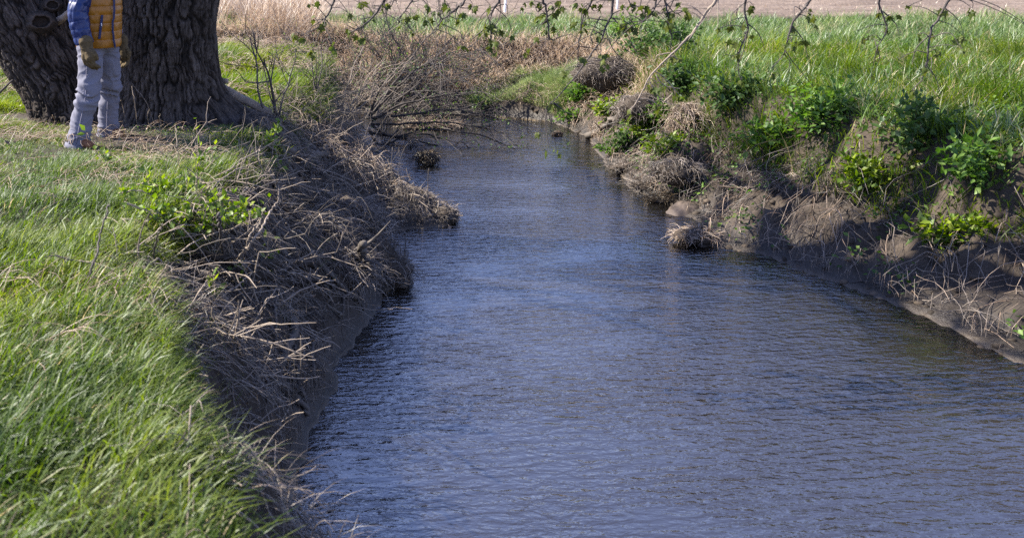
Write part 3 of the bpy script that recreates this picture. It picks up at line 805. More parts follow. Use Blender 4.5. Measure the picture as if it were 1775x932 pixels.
hanging([(1530, -40), (1524, 6), (1536, 50), (1520, 84)], 6.2, 0.009, leaves=[(1526, 20), (1538, 52), (1520, 84), (1550, 30), (1508, 62)], twigs=[[(1530, 20), (1552, 40), (1560, 66)]])
hanging([(1660, -40), (1640, 10), (1612, 60), (1604, 120), (1580, 160)], 6.0, 0.010, leaves=[(1640, 20), (1612, 60), (1600, 118), (1584, 158), (1628, 90), (1590, 60)], twigs=[[(1612, 60), (1588, 84), (1580, 110)], [(1604, 110), (1624, 140), (1630, 166)]])

# ------------------------------------------------------------------ person
exec_person = True
def ell_loft(name, rings, S, mat, parent, disp=None, var=0.5, capb=True, capt=True):
    """rings: list of (center, axisA, axisB) ; closed loft"""
    th = np.arange(S) / S * 2 * np.pi
    V = np.array([c + np.cos(th)[:, None] * a + np.sin(th)[:, None] * b for c, a, b in rings])
    K = len(rings)
    if disp is not None: V = V + disp(V, th)
    ii = np.arange(K * S).reshape(K, S)
    a0 = ii[:-1]; b0 = np.roll(a0, -1, 1); c0 = ii[1:]; d0 = np.roll(c0, -1, 1)
    q = np.stack([a0, b0, d0, c0], -1).reshape(-1, 4)
    VV = V.reshape(-1, 3); tri = []
    if capb:
        VV = np.vstack([VV, VV[:S].mean(0)]); n = len(VV) - 1; tri += [(n, (i + 1) % S, i) for i in range(S)]
    if capt:
        VV = np.vstack([VV, V[-1].mean(0)]); n = len(VV) - 1; tri += [(n, (K - 1) * S + i, (K - 1) * S + (i + 1) % S) for i in range(S)]
    return mk(name, VV, q, tri, np.full(len(VV), var), mat, parent)

def chain(g, pts, rad, sides=14, sub=5, flatten=None):
    """closed round-ended limb"""
    pts = np.array(pts, float)
    K = (len(pts) - 1) * sub + 1
    c = resample(pts, K); rr = np.interp(np.linspace(0, 1, K), np.linspace(0, 1, len(rad)), rad)
    T0 = norm(c[1] - c[0]); T1 = norm(c[-1] - c[-2])
    c = np.vstack([c[0] - T0 * rr[0] * .85, c[0] - T0 * rr[0] * .5, c, c[-1] + T1 * rr[-1] * .5, c[-1] + T1 * rr[-1] * .85])
    rr = np.concatenate([[rr[0] * .45, rr[0] * .85], rr, [rr[-1] * .85, rr[-1] * .45]])
    V, q, _ = tubes_geo(c[None], rr[None], sides)
    n = len(V); V = np.vstack([V, c[0], c[-1]]); tri = []
    for i in range(sides):
        j = (i + 1) % sides
        tri += [(n, j, i), (n + 1, n - sides + i, n - sides + j)]
    if flatten is not None:
        o, ax, k = flatten
        ax = np.array(ax) / np.linalg.norm(ax)
        V = V - ((V - o) @ ax)[:, None] * ax[None] * (1 - k)
    g.add(V, q, tri)

def remesh(g, name, vox, mat, parent, smooth=4, disp=None):
    o = g.build(name + '_tmp', mat)
    md = o.modifiers.new('r', 'REMESH'); md.mode = 'VOXEL'; md.voxel_size = vox; md.use_smooth_shade = True
    ms = o.modifiers.new('s', 'SMOOTH'); ms.iterations = smooth; ms.factor = 0.5
    dg = bpy.context.evaluated_depsgraph_get()
    me = bpy.data.meshes.new_from_object(o.evaluated_get(dg))
    old = o.data; bpy.data.objects.remove(o); bpy.data.meshes.remove(old)
    me.name = name
    if disp is not None:
        n = len(me.vertices)
        co = np.zeros(n * 3, np.float32); me.vertices.foreach_get('co', co); co = co.reshape(-1, 3)
        no = np.zeros(n * 3, np.float32); me.vertices.foreach_get('normal', no); no = no.reshape(-1, 3)
        co = co + no * disp(co, no)[:, None]
        me.vertices.foreach_set('co', co.astype(np.float32).ravel()); me.update()
    me.polygons.foreach_set('use_smooth', np.ones(len(me.polygons), bool))
    if not me.materials: me.materials.append(mat)
    r = bpy.data.objects.new(name, me); COL.objects.link(r)
    r.parent = parent
    r.matrix_parent_inverse = Matrix.Translation(-parent.location)
    return r

M['jacket'] = cloth_mat('mustard_nylon', (0.25, 0.098, 0.001), 0.45, 30, 0.12, 0.0, 0.1, 0.45)
M['sleeve'] = cloth_mat('blue_nylon', (0.003, 0.018, 0.095), 0.42, 30, 0.15, 0.0, 0.1, 0.4)
M['navy'] = cloth_mat('navy_zip_tape', (0.014, 0.022, 0.075), 0.6)
M['metal'] = cloth_mat('zip_metal', (0.5, 0.5, 0.52), 0.35)
M['jeans'] = cloth_mat('faded_lavender_grey_denim', (0.138, 0.142, 0.182), 0.9, 90, 0.14, 0.0, 0.25, 0.2)
M['stitch'] = cloth_mat('jeans_seam', (0.15, 0.15, 0.20), 0.9)
M['glove'] = cloth_mat('olive_work_glove', (0.085, 0.064, 0.034), 0.9, 50, 0.35, 0.0, 0.3, 0.2)
M['boot'] = cloth_mat('brown_boot_leather', (0.17, 0.075, 0.035), 0.6, 25, 0.3)
M['sole'] = cloth_mat('boot_sole', (0.03, 0.025, 0.02), 0.8)
M['skin'] = cloth_mat('skin', (0.45, 0.29, 0.22), 0.55, 20, 0.08)
M['hair'] = cloth_mat('brown_hair', (0.06, 0.04, 0.025), 0.6, 80, 0.4)

fR = G(138, 256); fL = G(189, 236)
prn = thing('person', 'standing person in mustard puffer jacket with blue sleeves, pale jeans and work gloves', 'person', ((fR[0] + fL[0]) / 2, (fR[1] + fL[1]) / 2, fR[2]))
YAW = R(56)
FW = np.array([math.sin(YAW), -math.cos(YAW), 0]); LF = np.array([math.cos(YAW), math.sin(YAW), 0]); UP = np.array([0, 0, 1.0])
hipC = P(170, 76, y=8.52)
hipR = hipC - LF * 0.085 + UP * -0.02; hipL = hipC + LF * 0.085 + UP * -0.02
kneeR = P(152, 166, y=8.33); ankR = P(136, 246, y=8.31)
kneeL = P(190, 163, y=8.74); ankL = P(188, 230, y=8.82)
# jeans
g = Geo()
chain(g, [hipR + UP * .02, (hipR + kneeR) / 2 + FW * .01, kneeR, (kneeR + ankR) / 2 - FW * .012, ankR - UP * .01], [0.118, 0.105, 0.085, 0.089, 0.094], 20)
chain(g, [hipL + UP * .02, (hipL + kneeL) / 2 + FW * .01, kneeL, (kneeL + ankL) / 2 - FW * .012, ankL - UP * .01], [0.118, 0.105, 0.085, 0.089, 0.094], 20)
chain(g, [hipC - LF * .075 + UP * .03, hipC + LF * .075 + UP * .03], [0.135, 0.135], 20)
chain(g, [hipC - LF * .06 + UP * .16, hipC + LF * .06 + UP * .16], [0.125, 0.125], 20)
def jean_disp(co, no):
    x, y, z = co[:, 0], co[:, 1], co[:, 2]
    z0 = fR[2]
    zz = z - z0
    knee = np.exp(-((zz - 0.47) / 0.13) ** 2); hem = np.exp(-((zz - 0.08) / 0.10) ** 2); cr = np.exp(-((zz - .84) / .1) ** 2)
    w = fbm(x * 4, y * 4, z * 4, s=61, o=2)
    fold = 1 - np.abs(vnoise(x * 5 + w, y * 5 + w, z * 21 + 2.5 * w, s=62)) * 2
    fold2 = 1 - np.abs(vnoise(x * 9, y * 9 - w, z * 9 + (x - y) * 14, s=63)) * 2
    return (0.003 + 0.026 * knee + 0.014 * hem + 0.006 * cr) * np.maximum(fold, -.2) + 0.0035 * fold2 + 0.006 * w
jo = remesh(g, 'jeans', 0.010, M['jeans'], prn, 4, jean_disp)
g = Geo()
for hp, kn, an in ((hipR, kneeR, ankR), (hipL, kneeL, ankL)):
    sd = norm(-LF * 0.95 + FW * .3 + np.array([.35, -.5, 0]))
    g.tube([hp + sd * .128 - UP * .03, (hp + kn) / 2 + sd * .114, kn + sd * .098, (kn + an) / 2 + sd * .099, an + sd * .106], 0.0035, 0.0035, 4, 24)
so = g.build('seam', M['stitch'], jo)
# rolled hems
for an, kn in ((ankR, kneeR), (ankL, kneeL)):
    ax = norm(an - kn); a = norm(np.cross(ax, [0, 1, 0])); b = np.cross(ax, a)
    c0 = an + ax * .065
    rg = [(c0 - ax * .05, a * .100, b * .100), (c0 - ax * .045, a * .108, b * .108), (c0 - ax * .02, a * .111, b * .111), (c0 - ax * .002, a * .110, b * .110), (c0 + ax * .004, a * .103, b * .103), (c0 - ax * .02, a * .095, b * .095)]
    hm = ell_loft('hem', rg, 40, M['jeans'], prn, lambda V, th: 0.008 * np.stack([vnoise(V[..., 0] * 14, V[..., 1] * 14, V[..., 2] * 10, s=k) for k in (1, 2, 3)], -1), capb=False, capt=False)
# boots
for f, an in ((fR, ankR), (fL, ankL)):
    base = np.array([an[0], an[1], f[2]])
    g = Geo()
    chain(g, [base - FW * .06 + UP * .055, base + FW * .06 + UP * .05, base + FW * .165 + UP * .038], [0.05, 0.05, 0.038], 14)
    chain(g, [base + UP * .06, base + UP * .2], [0.05, 0.052], 12)
    bo = remesh(g, 'boot', 0.009, M['boot'], prn, 3)
    g = Geo()
    chain(g, [base - FW * .065 + UP * .012, base + FW * .06 + UP * .012, base + FW * .17 + UP * .012], [0.048, 0.05, 0.04], 14, 5, (base + UP * .012, UP, 0.3))
    sl = g.build('sole', M['sole'], bo)

# jacket: horizontally quilted torso
zh = P(168, 81, y=8.5)[2]
def torso_c(z):
    return hipC + UP * (z - hipC[2]) + FW * (0.01 + 0.03 * (z - zh)) + np.array([.0, 0, 0])
rings = []
zs = np.concatenate([[zh + .012, zh + .002, zh], np.linspace(zh + 0.004, zh + 0.66, 150)])
for i, z in enumerate(zs):
    s = (z - zh) / 0.66
    lat = np.interp(s, [0, .15, .5, .78, .92, 1], [.205, .21, .225, .235, .15, .085])
    fb = np.interp(s, [0, .15, .5, .78, .92, 1], [.188, .192, .195, .175, .12, .085])
    if i == 0: lat *= .9; fb *= .9
    qz = (z - zh) / 0.073
    puff = 0.009 * (np.abs(math.sin(math.pi * qz)) ** 0.32) if s < .93 else 0.01
    if i < 2: puff = 0.004
    rings.append((torso_c(z), LF * (lat + puff - .008), FW * (fb + puff - .008)))
def jdisp(V, th):
    c = np.mean(V, axis=1, keepdims=True)
    n = norm((V - c) * np.array([1, 1, 0]))
    pz = (V[..., 2] - zh) / 0.073
    band = np.floor(pz)
    seam = np.exp(-(np.minimum(pz - band, 1 - (pz - band)) / 0.18) ** 2)
    tl = np.broadcast_to(th[None, :], pz.shape)
    puck = vnoise(np.cos(tl) * 16, np.sin(tl) * 16, V[..., 2] * 14, s=71)
    big = fbm(np.cos(tl) * 3, np.sin(tl) * 3, V[..., 2] * 9, s=72, o=3)
    return n * (0.004 * puck * (0.25 + seam) + 0.010 * big)[..., None]
jk = ell_loft('jacket', rings, 128, M['jacket'], prn, jdisp)
def on_torso(ang, z, off=0.0):
    s = (z - zh) / 0.66
    lat = np.interp(s, [0, .15, .5, .78, .92, 1], [.205, .21, .225, .235, .15, .085]); fb = np.interp(s, [0, .15, .5, .78, .92, 1], [.188, .192, .195, .175, .12, .085])
    return torso_c(z) + LF * (lat + .004 + off) * math.cos(ang) + FW * (fb + .004 + off) * math.sin(ang)
def strip_on(name, angf, z0, z1, w, off, mat, parent, K=40):
    V, Q = [], []
    for i in range(K):
        z = z0 + (z1 - z0) * i / (K - 1); a = angf(z)
        o2 = off + 0.006 * abs(math.sin(math.pi * (z - zh) / 0.073)) ** .32
        for da, dd in ((-w, -.004), (-w * .7, .004), (w * .7, .004), (w, -.004)): V.append(on_torso(a + da / .2, z, o2 + dd))
    for i in range(K - 1):
        for j in range(3): Q.append((i * 4 + j, i * 4 + j + 1, i * 4 + j + 5, i * 4 + j + 4))
    o = mk(name, V, Q, None, np.full(len(V), .5), mat, parent)
    return o
strip_on('zipper', lambda z: R(90) + 0.10 * math.sin((z - zh) * 9) * (1 if z < zh + .25 else .5), zh + .005, zh + .6, 0.008, 0.012, M['navy'], jk, 60)
zp0, zp1 = P(170, 66, y=8.4)[2], P(175, 25, y=8.4)[2]
strip_on('pocket_zip', lambda z: R(128) - 0.16 * (z - zp0) / (zp1 - zp0) * 1.0, zp0, zp1, 0.010, 0.012, M['navy'], jk, 16)
zz = (zp0 + zp1) / 2 + .02
pp = on_torso(R(122), zz, 0.026); g = Geo(); g.tube([pp + UP * .014, pp, pp - UP * .014], .004, .0055, 8, 6)
zo = g.build('zip_pull', M['metal'], jk)

def sleeve(pts, rad, parent):
    K, S = 130, 64
    c = resample(pts, K); T = norm(np.gradient(c, axis=0))
    rr = np.interp(np.linspace(0, 1, K), np.linspace(0, 1, len(rad)), rad)
    arc = np.concatenate([[0], np.cumsum(np.linalg.norm(np.diff(c, axis=0), axis=1))])
    rings = []
    for i in range(K):
        a = norm(np.cross(T[i], FW)); b = np.cross(T[i], a)
        q = (arc[-1] - arc[i]) / 0.068
        puff = .007 * abs(math.sin(math.pi * q)) ** .32 - .003
        rings.append((c[i], a * (rr[i] + puff), b * (rr[i] + puff)))
    def dsp(V, th):
        n = norm(V - c[:, None, :])
        tl = np.broadcast_to(th[None], V.shape[:2])
        return n * (0.007 * vnoise(np.cos(tl) * 7, np.sin(tl) * 7, arc[:, None] * 20, s=81) + 0.008 * fbm(np.cos(tl) * 2, np.sin(tl) * 2, arc[:, None] * 10, s=82, o=2))[..., None]
    return ell_loft('sleeve', rings, S, M['sleeve'], parent, dsp)
shR = P(150, -36, y=8.36); elR = P(135, 22, y=8.26); wrR = P(147, 77, y=8.24)
shL = torso_c(zh + .56) + LF * .19 - FW * .05; elL = P(190, 20, y=8.84); wrL = P(203, 74, y=8.84)
sleeve([shR + LF * .08 + UP * .02, shR, (shR + elR) / 2, elR, (elR + wrR) / 2 + np.array([-.005, 0, 0]), wrR], [.07, .088, .088, .084, .080, .072], prn)
sleeve([shL - LF * .08 + UP * .02, shL, (shL + elL) / 2, elL, (elL + wrL) / 2, wrL], [.07, .088, .086, .080, .075, .068], prn)

def glove(w, d, side, parent, k=1.28):
    """w wrist, d pointing down the hand; thumb towards FW"""
    d = norm(d); f = norm(FW - d * FW.dot(d)); s = np.cross(d, f) * side
    g = Geo(); D = d * k; Fv = f * k; S_ = s * k
    chain(g, [w - D * .03, w + D * .02], [.050 * k, .040 * k], 14)
    chain(g, [w + D * .02 + Fv * .012, w + D * .08 + Fv * .022], [.034 * k, .040 * k], 14)
    chain(g, [w + D * .02 - Fv * .012, w + D * .08 - Fv * .022], [.034 * k, .038 * k], 14)
    for q, (o, L) in enumerate([(.042, .070), (.015, .080), (-.013, .074), (-.040, .058)]):
        b = w + D * .085 + Fv * o
        m1 = b + D * L * .45 + S_ * .006; m2 = b + D * L * .8 - S_ * .014; e = b + D * L * .98 - S_ * .035
        chain(g, [b - D * .01, m1, m2, e], [.0150 * k, .0145 * k, .0135 * k, .0115 * k], 10, 4)
    tb = w + D * .03 + Fv * .045
    chain(g, [tb - Fv * .02, tb + D * .03 + Fv * .02, tb + D * .064 + Fv * .016 - S_ * .012], [.021 * k, .018 * k, .014 * k], 10, 4)
    def dsp(co, no): return 0.004 * fbm(co[:, 0] * 30, co[:, 1] * 30, co[:, 2] * 30, s=91, o=2)
    return remesh(g, 'glove', 0.0055, M['glove'], parent, 3, dsp)
glove(P(150, 80, y=8.20), np.array([0.16, -.02, -1]), 1, prn)
glove(P(211, 76, y=8.80), np.array([0.06, .05, -1]), -1, prn)

# body: one continuous figure under the clothes, head above the picture
g = Geo()
chest = torso_c(zh + .45); neck = torso_c(zh + .62); head = neck + UP * .19 + FW * .02
chain(g, [hipC + UP * .0, hipC + UP * .2, chest, neck - UP * .06], [.12, .12, .14, .10], 16)
chain(g, [neck - UP * .08, neck + UP * .08], [.062, .058], 14)
chain(g, [head - UP * .045 + FW * .012, head + UP * .05 - FW * .01], [.074, .090], 18)
chain(g, [head - UP * .075 + FW * .055, head - UP * .05 + FW * .05], [.035, .04], 10)
chain(g, [head + FW * .092 + UP * .012, head + FW * .112 - UP * .022], [.010, .015], 8)
for s in (-1, 1):
    chain(g, [head + LF * .086 * s + UP * .01 - FW * .01, head + LF * .09 * s - UP * .03 - FW * .008], [.014, .011], 8)
for a, b, c in ((hipR, kneeR, ankR), (hipL, kneeL, ankL)): chain(g, [a, b, c], [.085, .06, .05], 14)
for a, b, c in ((shR, elR, wrR), (shL, elL, wrL)): chain(g, [a, b, c], [.05, .042, .034], 12); chain(g, [chest + UP * .05, a], [.08, .05], 12)
bd = remesh(g, 'body', 0.012, M['skin'], prn, 3)
g = Geo()
for s in (-1, 1): chain(g, [head + FW * .083 + LF * .033 * s + UP * .022, head + FW * .085 + LF * .034 * s + UP * .022], [.012, .011], 8)
ey = g.build('eyes', M['sole'], bd)
g = Geo()
chain(g, [head + UP * .05 - FW * .025, head + UP * .075 - FW * .01], [.098, .085], 18); chain(g, [head - FW * .045 - UP * .03, head - FW * .04 + UP * .03], [.075, .085], 14)
remesh(g, 'hair', 0.01, M['hair'], prn, 2, lambda co, no: .006 * fbm(co[:, 0] * 40, co[:, 1] * 40, co[:, 2] * 20, s=95, o=2))
# ------------------------------------------------------------------ ground cover
TT = tt; LEFT = left.astype(float)
WAT = inW.astype(float)
def t_at(x, y): return bil(TT, x, y)
def isleft(x, y): return bil(LEFT, x, y) > 0.5
def notwater(x, y): return bil(WAT, x, y) < 0.3
stem_base = P(137, 215, z=0.0)
def clear_tree(x, y):
    return (np.hypot((x - TREE_X), (y - TREE_Y)) > 0.55) & (np.hypot(x - stem_base[0], y - LY) > 0.45) & ~((y > 9.45) & (y < 10.2) & (x > stem_base[0]) & (x < TREE_X))
BARE = [(P(20, 205, z=0), 0.5, .18), (P(25, 160, z=0), .3, .15)]
def notbare(x, y):
    k = np.ones(x.shape, bool)
    for c, rx, ry in BARE: k &= ((x - c[0]) / rx) ** 2 + ((y - c[1]) / ry) ** 2 > rng.uniform(.5, 1.3, x.shape)
    return k

def grass(name, pts, Lr, Wr, mat, label, lean=(0, .7), bend=(.3, 1.3), azm=None, azs=1.2, nseg=3, dry=0.0, clump=2.0, vshift=0.0):
    n = len(pts)
    x, y = pts[:, 0], pts[:, 1]
    cl = fbm(x * clump, y * clump, s=51)
    L = rng.uniform(*Lr, n) * np.clip(1 + 1.1 * cl, .6, 1.9)
    for fx_, fy_, fr_ in ((fR[0] + .05, fR[1] - .1, .38), (fL[0] + .05, fL[1] - .15, .38), (TREE_X - .3, TREE_Y - .5, .9), (stem_base[0], LY - .4, .6), (TREE_X + .6, TREE_Y - .4, .6), (-1.15, 10.0, .5), (-.85, 9.9, .45), (-1.3, 9.8, .45)):
        L = L * (1 - .62 * np.exp(-(((x - fx_) ** 2 + (y - fy_) ** 2) / fr_ ** 2)))
    az = rng.uniform(0, 2 * np.pi, n) if azm is None else azm + 0.9 * fbm(x * .9, y * .9, s=52) * 2 + rng.normal(0, azs, n)
    var = np.clip(rng.random(n) * 0.62 + 0.12 + 0.5 * fbm(x * 1.6, y * 1.6, s=53) + vshift, 0, 0.86)
    if dry: 
        pd = dry * np.clip(1 + 2.2 * fbm(x * 1.3, y * 1.3, s=54), 0, 3)
        var = np.where(rng.random(n) < pd, rng.uniform(.93, 1, n), var)
    g = Geo()
    g.blades(pts, L, rng.uniform(*Wr, n), az, rng.uniform(*lean, n), rng.uniform(*bend, n), nseg, var)
    o = g.build(name, M[mat])
    return tag(o, label, 'grass', None, 'stuff')

# near lawn on the left bank
lawn = lambda x, y: (t_at(x, y) > 0.80) & isleft(x, y) & clear_tree(x, y) & notbare(x, y)
p = sample(260000, -5.2, 0.6, 2.0, 7.6, lambda x, y: lawn(x, y) & (y < 6.5 + .35 * (x < -1.9) + .9 * fbm(x * .9, y * .9, s=56) + rng.normal(0, .25, x.shape)), 60)
dn = fbm(p[:, 0] * 1.5, p[:, 1] * 1.5, s=55); p = p[rng.random(len(p)) < 0.58 + 0.8 * dn]
grass('lush_grass', p, (.07, .21), (.003, .0085), 'lush', 'long lush green grass leaning over on the near left bank', (.1, .9), (.5, 1.7), -0.35, 1.0, 4, 0.035, 2.6)
p = sample(300000, -5.5, 0.6, 2.2, 11.0, lambda x, y: lawn(x, y) & ((y > 6.0 + .6 * rng.random(x.shape)) | (rng.random(x.shape) < .4)), 60)
grass('bank_grass', p, (.07, .17), (.003, .006), 'grass', 'short green grass mixed with dry blades around the standing person', (.1, 1.0), (.4, 1.6), -0.3, 1.1, 3, 0.05, 2.2)
# matted tan blades lying on the lawn
def lying(name, pts, Lr, rad, mat, label, cat='dry grass', lift=(0.01, .08), azm=-0.3, azs=1.0, K=7, curl=.5, down=0.0, sides=3, arch=.05, kind='stuff', parent=None):
    n = len(pts)
    az = azm + rng.normal(0, azs, n) + 1.2 * fbm(pts[:, 0] * 1.2, pts[:, 1] * 1.2, s=57)
    L = rng.uniform(*Lr, n); st = L / (K - 1)
    pl = np.zeros((n, K, 3)); x = pts[:, 0].copy(); y = pts[:, 1].copy()
    off = rng.uniform(*lift, n); ar = rng.uniform(0, arch, n); cu = rng.normal(0, curl, n)
    for k in range(K):
        s = k / (K - 1)
        h = np.maximum(H(x, y), WZ)
        if k: h = np.maximum(h, pl[:, k - 1, 2] - off - st * (1.2 + down))
        pl[:, k] = np.stack([x, y, h + off + ar * np.sin(np.pi * s) * 2], -1)
        az = az + cu / K + rng.normal(0, .18, n)
        xo, yo = x.copy(), y.copy()
        if down:
            e = .05
            gxx = (H(x + e, y) - H(x - e, y)) / (2 * e); gyy = (H(x, y + e) - H(x, y - e)) / (2 * e)
            x = x + st * (np.cos(az) - down * gxx); y = y + st * (np.sin(az) - down * gyy)
        else:
            x = x + np.cos(az) * st; y = y + np.sin(az) * st
        wet = bil(WAT, x, y) > .35
        x = np.where(wet, xo + .004 * np.cos(az), x); y = np.where(wet, yo + .004 * np.sin(az), y)
    rr = rng.uniform(rad[0], rad[1], n)[:, None] * np.linspace(1, .45, K)[None]
    g = Geo(); g.tubes(pl, rr, sides, np.clip(rng.random(n) * .8 + .2 * fbm(pts[:, 0] * 2, pts[:, 1] * 2, s=58), 0, 1))
    o = g.build(name, M[mat], parent)
    if kind: tag(o, label, cat, None, kind)
    return o
p = sample(9000, -5.5, .6, 2.5, 9.3, lambda x, y: lawn(x, y) & (fbm(x * 1.3, y * 1.3, s=54) > .0 + .34 * (y < 6.3)), 40)
lying('dry_grass', p, (.12, .4), (.0014, .0028), 'straw', 'tan dry grass blades matted over the left bank lawn', lift=(.03, .09), arch=.04)

# left bank slope: thatch, hanging dead grass and fine roots
slopeL = lambda x, y: (t_at(x, y) < 0.985) & (t_at(x, y) > 0.01) & isleft(x, y) & notwater(x, y) & clear_tree(x, y) & (y < 13.5)
p = sample(40000, -2.5, 3.0, 2.5, 13.5, slopeL, 40)
dn = bil(HOL, p[:, 0], p[:, 1]) + .25 * fbm(p[:, 0] * 6, p[:, 1] * 6, s=59); p = p[(dn > -.12 + .2 * rng.random(len(p)))]
p[:, 2] += 0.0
lying('bank_thatch', p, (.10, .38), (.0014, .0034), 'thatch', 'tangled dead grass and fine roots matted over the eroded left bank', 'thatch', (.0, .09), -0.5, 2.6, 7, 1.4, .35, 3, .035)
p = sample(15000, -2.5, 3.0, 2.5, 12.5, lambda x, y: slopeL(x, y) & (t_at(x, y) < .75) & (t_at(x, y) > .06) & (fbm(x * 2.4, y * 2.4, s=90) > -.12), 40)
e_ = .08; gx_ = H(p[:, 0] + e_, p[:, 1]) - H(p[:, 0] - e_, p[:, 1]); gy_ = H(p[:, 0], p[:, 1] + e_) - H(p[:, 0], p[:, 1] - e_)
n_ = len(p); g = Geo()
g.blades(p + np.array([0, 0, .05]), rng.uniform(.1, .36, n_), rng.uniform(.002, .0045, n_), np.arctan2(-gy_, -gx_) + rng.normal(0, .55, n_), rng.uniform(.5, 1.5, n_), rng.uniform(.6, 1.6, n_), 4)
tag(g.build('hanging_thatch', M['thatch']), 'grey dead grass hanging in mats down the face of the left bank', 'dead grass', None, 'stuff')
p = sample(7000, -2.5, 3.0, 2.5, 13.5, slopeL, 40)
n_ = len(p); d_ = rng.normal(0, 1, (n_, 3)) * [1, 1, .38]; d_ = norm(d_) * rng.uniform(.06, .32, n_)[:, None]
p0 = p + np.stack([np.zeros(n_), np.zeros(n_), rng.uniform(.02, .12, n_)], -1)
g = Geo(); g.tubes(np.stack([p0 - d_ * .5, p0 + rng.normal(0, .008, (n_, 3)), p0 + d_ * .5], 1), np.repeat(rng.uniform(.0013, .0036, n_)[:, None], 3, 1), 4, rng.random(n_))
tag(g.build('broken_stems', M['twig_pale']), 'broken straight dead stems littering the left bank', 'dead stems', None, 'stuff')
p = sample(1700, -2.5, 3.0, 5.2, 13.5, slopeL, 40)
lying('root_tangle', p, (.2, .75), (.0022, .0048), 'root', 'thin woody roots and vines tangled down the left bank', 'roots', (.02, .12), -0.6, 1.2, 10, 1.8, .7, 4, .09)
# green tufts growing in the slope
p = sample(30000, -2.5, 2.5, 2.5, 13.5, lambda x, y: slopeL(x, y) & (fbm(x * 1.7, y * 1.7, s=60) + .5 * (t_at(x, y) - .62) > .12), 40)
grass('slope_grass', p, (.07, .2), (.003, .006), 'grass', 'green grass tufts sprouting among the roots of the left bank', (.1, .9), (.5, 1.6), -.5, 1.0, 3, .25)
# dead leaves
def litter(name, n, box, cond, label):
    p = sample(n, *box, cond, 40); m = len(p); p[:, 2] += rng.uniform(.02, .07, m)
    g = Geo(); g.leaves(p, rng.normal(0, 1, (m, 3)) * [1, 1, .4], rng.normal(0, .5, (m, 3)) + [0, 0, 1], rng.uniform(.03, .07, m), rng.uniform(.02, .045, m))
    return tag(g.build(name, M['litter']), label, 'dead leaves', None, 'stuff')
litter('dead_leaves', 2600, (-5, 3, 3, 13.5), lambda x, y: slopeL(x, y) | ((rng.random(x.shape) < .15) & isleft(x, y)), 'brown dead leaves scattered over the left bank')

# mound behind the tree
mnd = lambda x, y: (t_at(x, y) > 0.72) & isleft(x, y) & clear_tree(x, y) & notbare(x, y)
p = sample(150000, -8.5, 1.2, 10.0, 16.3, mnd, 60)
grass('mound_grass', p, (.12, .26), (.005, .010), 'lush', 'bright green grassy mound behind the big trunk', (.2, 1.0), (.5, 1.5), -.1, .7, 3, 0, 1.4)
p = sample(9000, -8.5, 1.4, 10.0, 16.3, lambda x, y: (t_at(x, y) > .3) & isleft(x, y) & clear_tree(x, y) & ((fbm(x, y, s=65) > .1) | (t_at(x, y) < .9)), 40)
lying('mound_straw', p, (.2, .5), (.002, .004), 'straw', 'tan straw lying over the grass behind the trunk', lift=(.05, .16))

# far and right banks
far = lambda x, y: (~isleft(x, y)) & notwater(x, y)
p = sample(250000, -11, 18, 6.5, 24.6, lambda x, y: far(x, y) & (y < 22.2 + .3 * fbm(x, 3.0, s=9)) & (t_at(x, y) > .93) & (fbm(x * .5, y * .9, s=66) > -.55 + .5 * ((y > 21.4 + fbm(x * .3, 0, s=1)) )) & ((x > -.3 - .25 * (y - 19) + .8 * fbm(y, x * .3, s=2)) | (rng.random(x.shape) < .2)), 60)
grass('far_bank_grass', p, (.14, .34), (.008, .016), 'far_green', 'green grass and weeds along the top of the far bank', (.1, .8), (.3, 1.3), None, 1, 3, .12, 1.6)
p = sample(70000, 2.0, 14, 5.5, 16, lambda x, y: far(x, y) & (t_at(x, y) > .6), 60)
grass('right_bank_grass', p, (.18, .42), (.006, .012), 'lush', 'tall dark green grass along the top of the right bank', (.1, .7), (.3, 1.4), 3.6, 1.0, 4, .08, 1.9)
c0 = SHELF
onshelf = lambda x, y: ((x - c0[0] + .05) / 1.05) ** 2 + ((y - c0[1]) / .72) ** 2 < 1
p = sample(130000, 1.2, 5.6, 14.5, 18.4, lambda x, y: far(x, y) & (t_at(x, y) > .05) & (t_at(x, y) < .86) & (((x - c0[0] + .05) / 1.1) ** 2 + ((y - c0[1]) / .78) ** 2 < rng.uniform(.6, 1.2, x.shape)), 60)
grass('shelf_grass', p, (.16, .32), (.006, .012), 'shelf', 'pale green grass on the low shelf of the far bank', (.2, 1.0), (.4, 1.4), 3.0, .8, 3, .06, 1.5, .3)
# dry grass overhanging the far bank edge and its slope
p = sample(120000, -11, 5.2, 14.2, 20.4, lambda x, y: far(x, y) & ~onshelf(x, y) & (t_at(x, y) > .42) & ((t_at(x, y) < .995) | (y < 19.9)) & (fbm(x * 1.3, y * 1.3, s=67) > -.45) & ((x < .3) | (t_at(x, y) < .995)), 60)
n = len(p)
g = Geo(); g.blades(p, rng.uniform(.25, .62, n), rng.uniform(.006, .012, n), -1.75 + rng.normal(0, .55, n) + .8 * fbm(p[:, 0], p[:, 1], s=68), rng.uniform(.3, 1.1, n), rng.uniform(.6, 1.7, n), 4, rng.uniform(.6, 1, n))
tag(g.build('far_dry_grass', M['straw']), 'tan dry grass drooping over the edge of the far bank', 'dry grass', None, 'stuff')
p = sample(64000, -11, 12, 6, 19.5, lambda x, y: far(x, y) & (~onshelf(x, y) | (t_at(x, y) < .3)) & ((y > 13.5) | (rng.random(x.shape) < .3)) & (t_at(x, y) < .75) & (t_at(x, y) > .03) & (fbm(x * 1.6, y * 1.6, s=69) > -.1), 60)
lying('bank_straw', p, (.2, .6), (.0022, .005), 'straw', 'loose tan straw lying on the slopes of the far and right banks', lift=(.01, .12), azm=-1.9, azs=.9, down=.7, K=6, arch=.08)
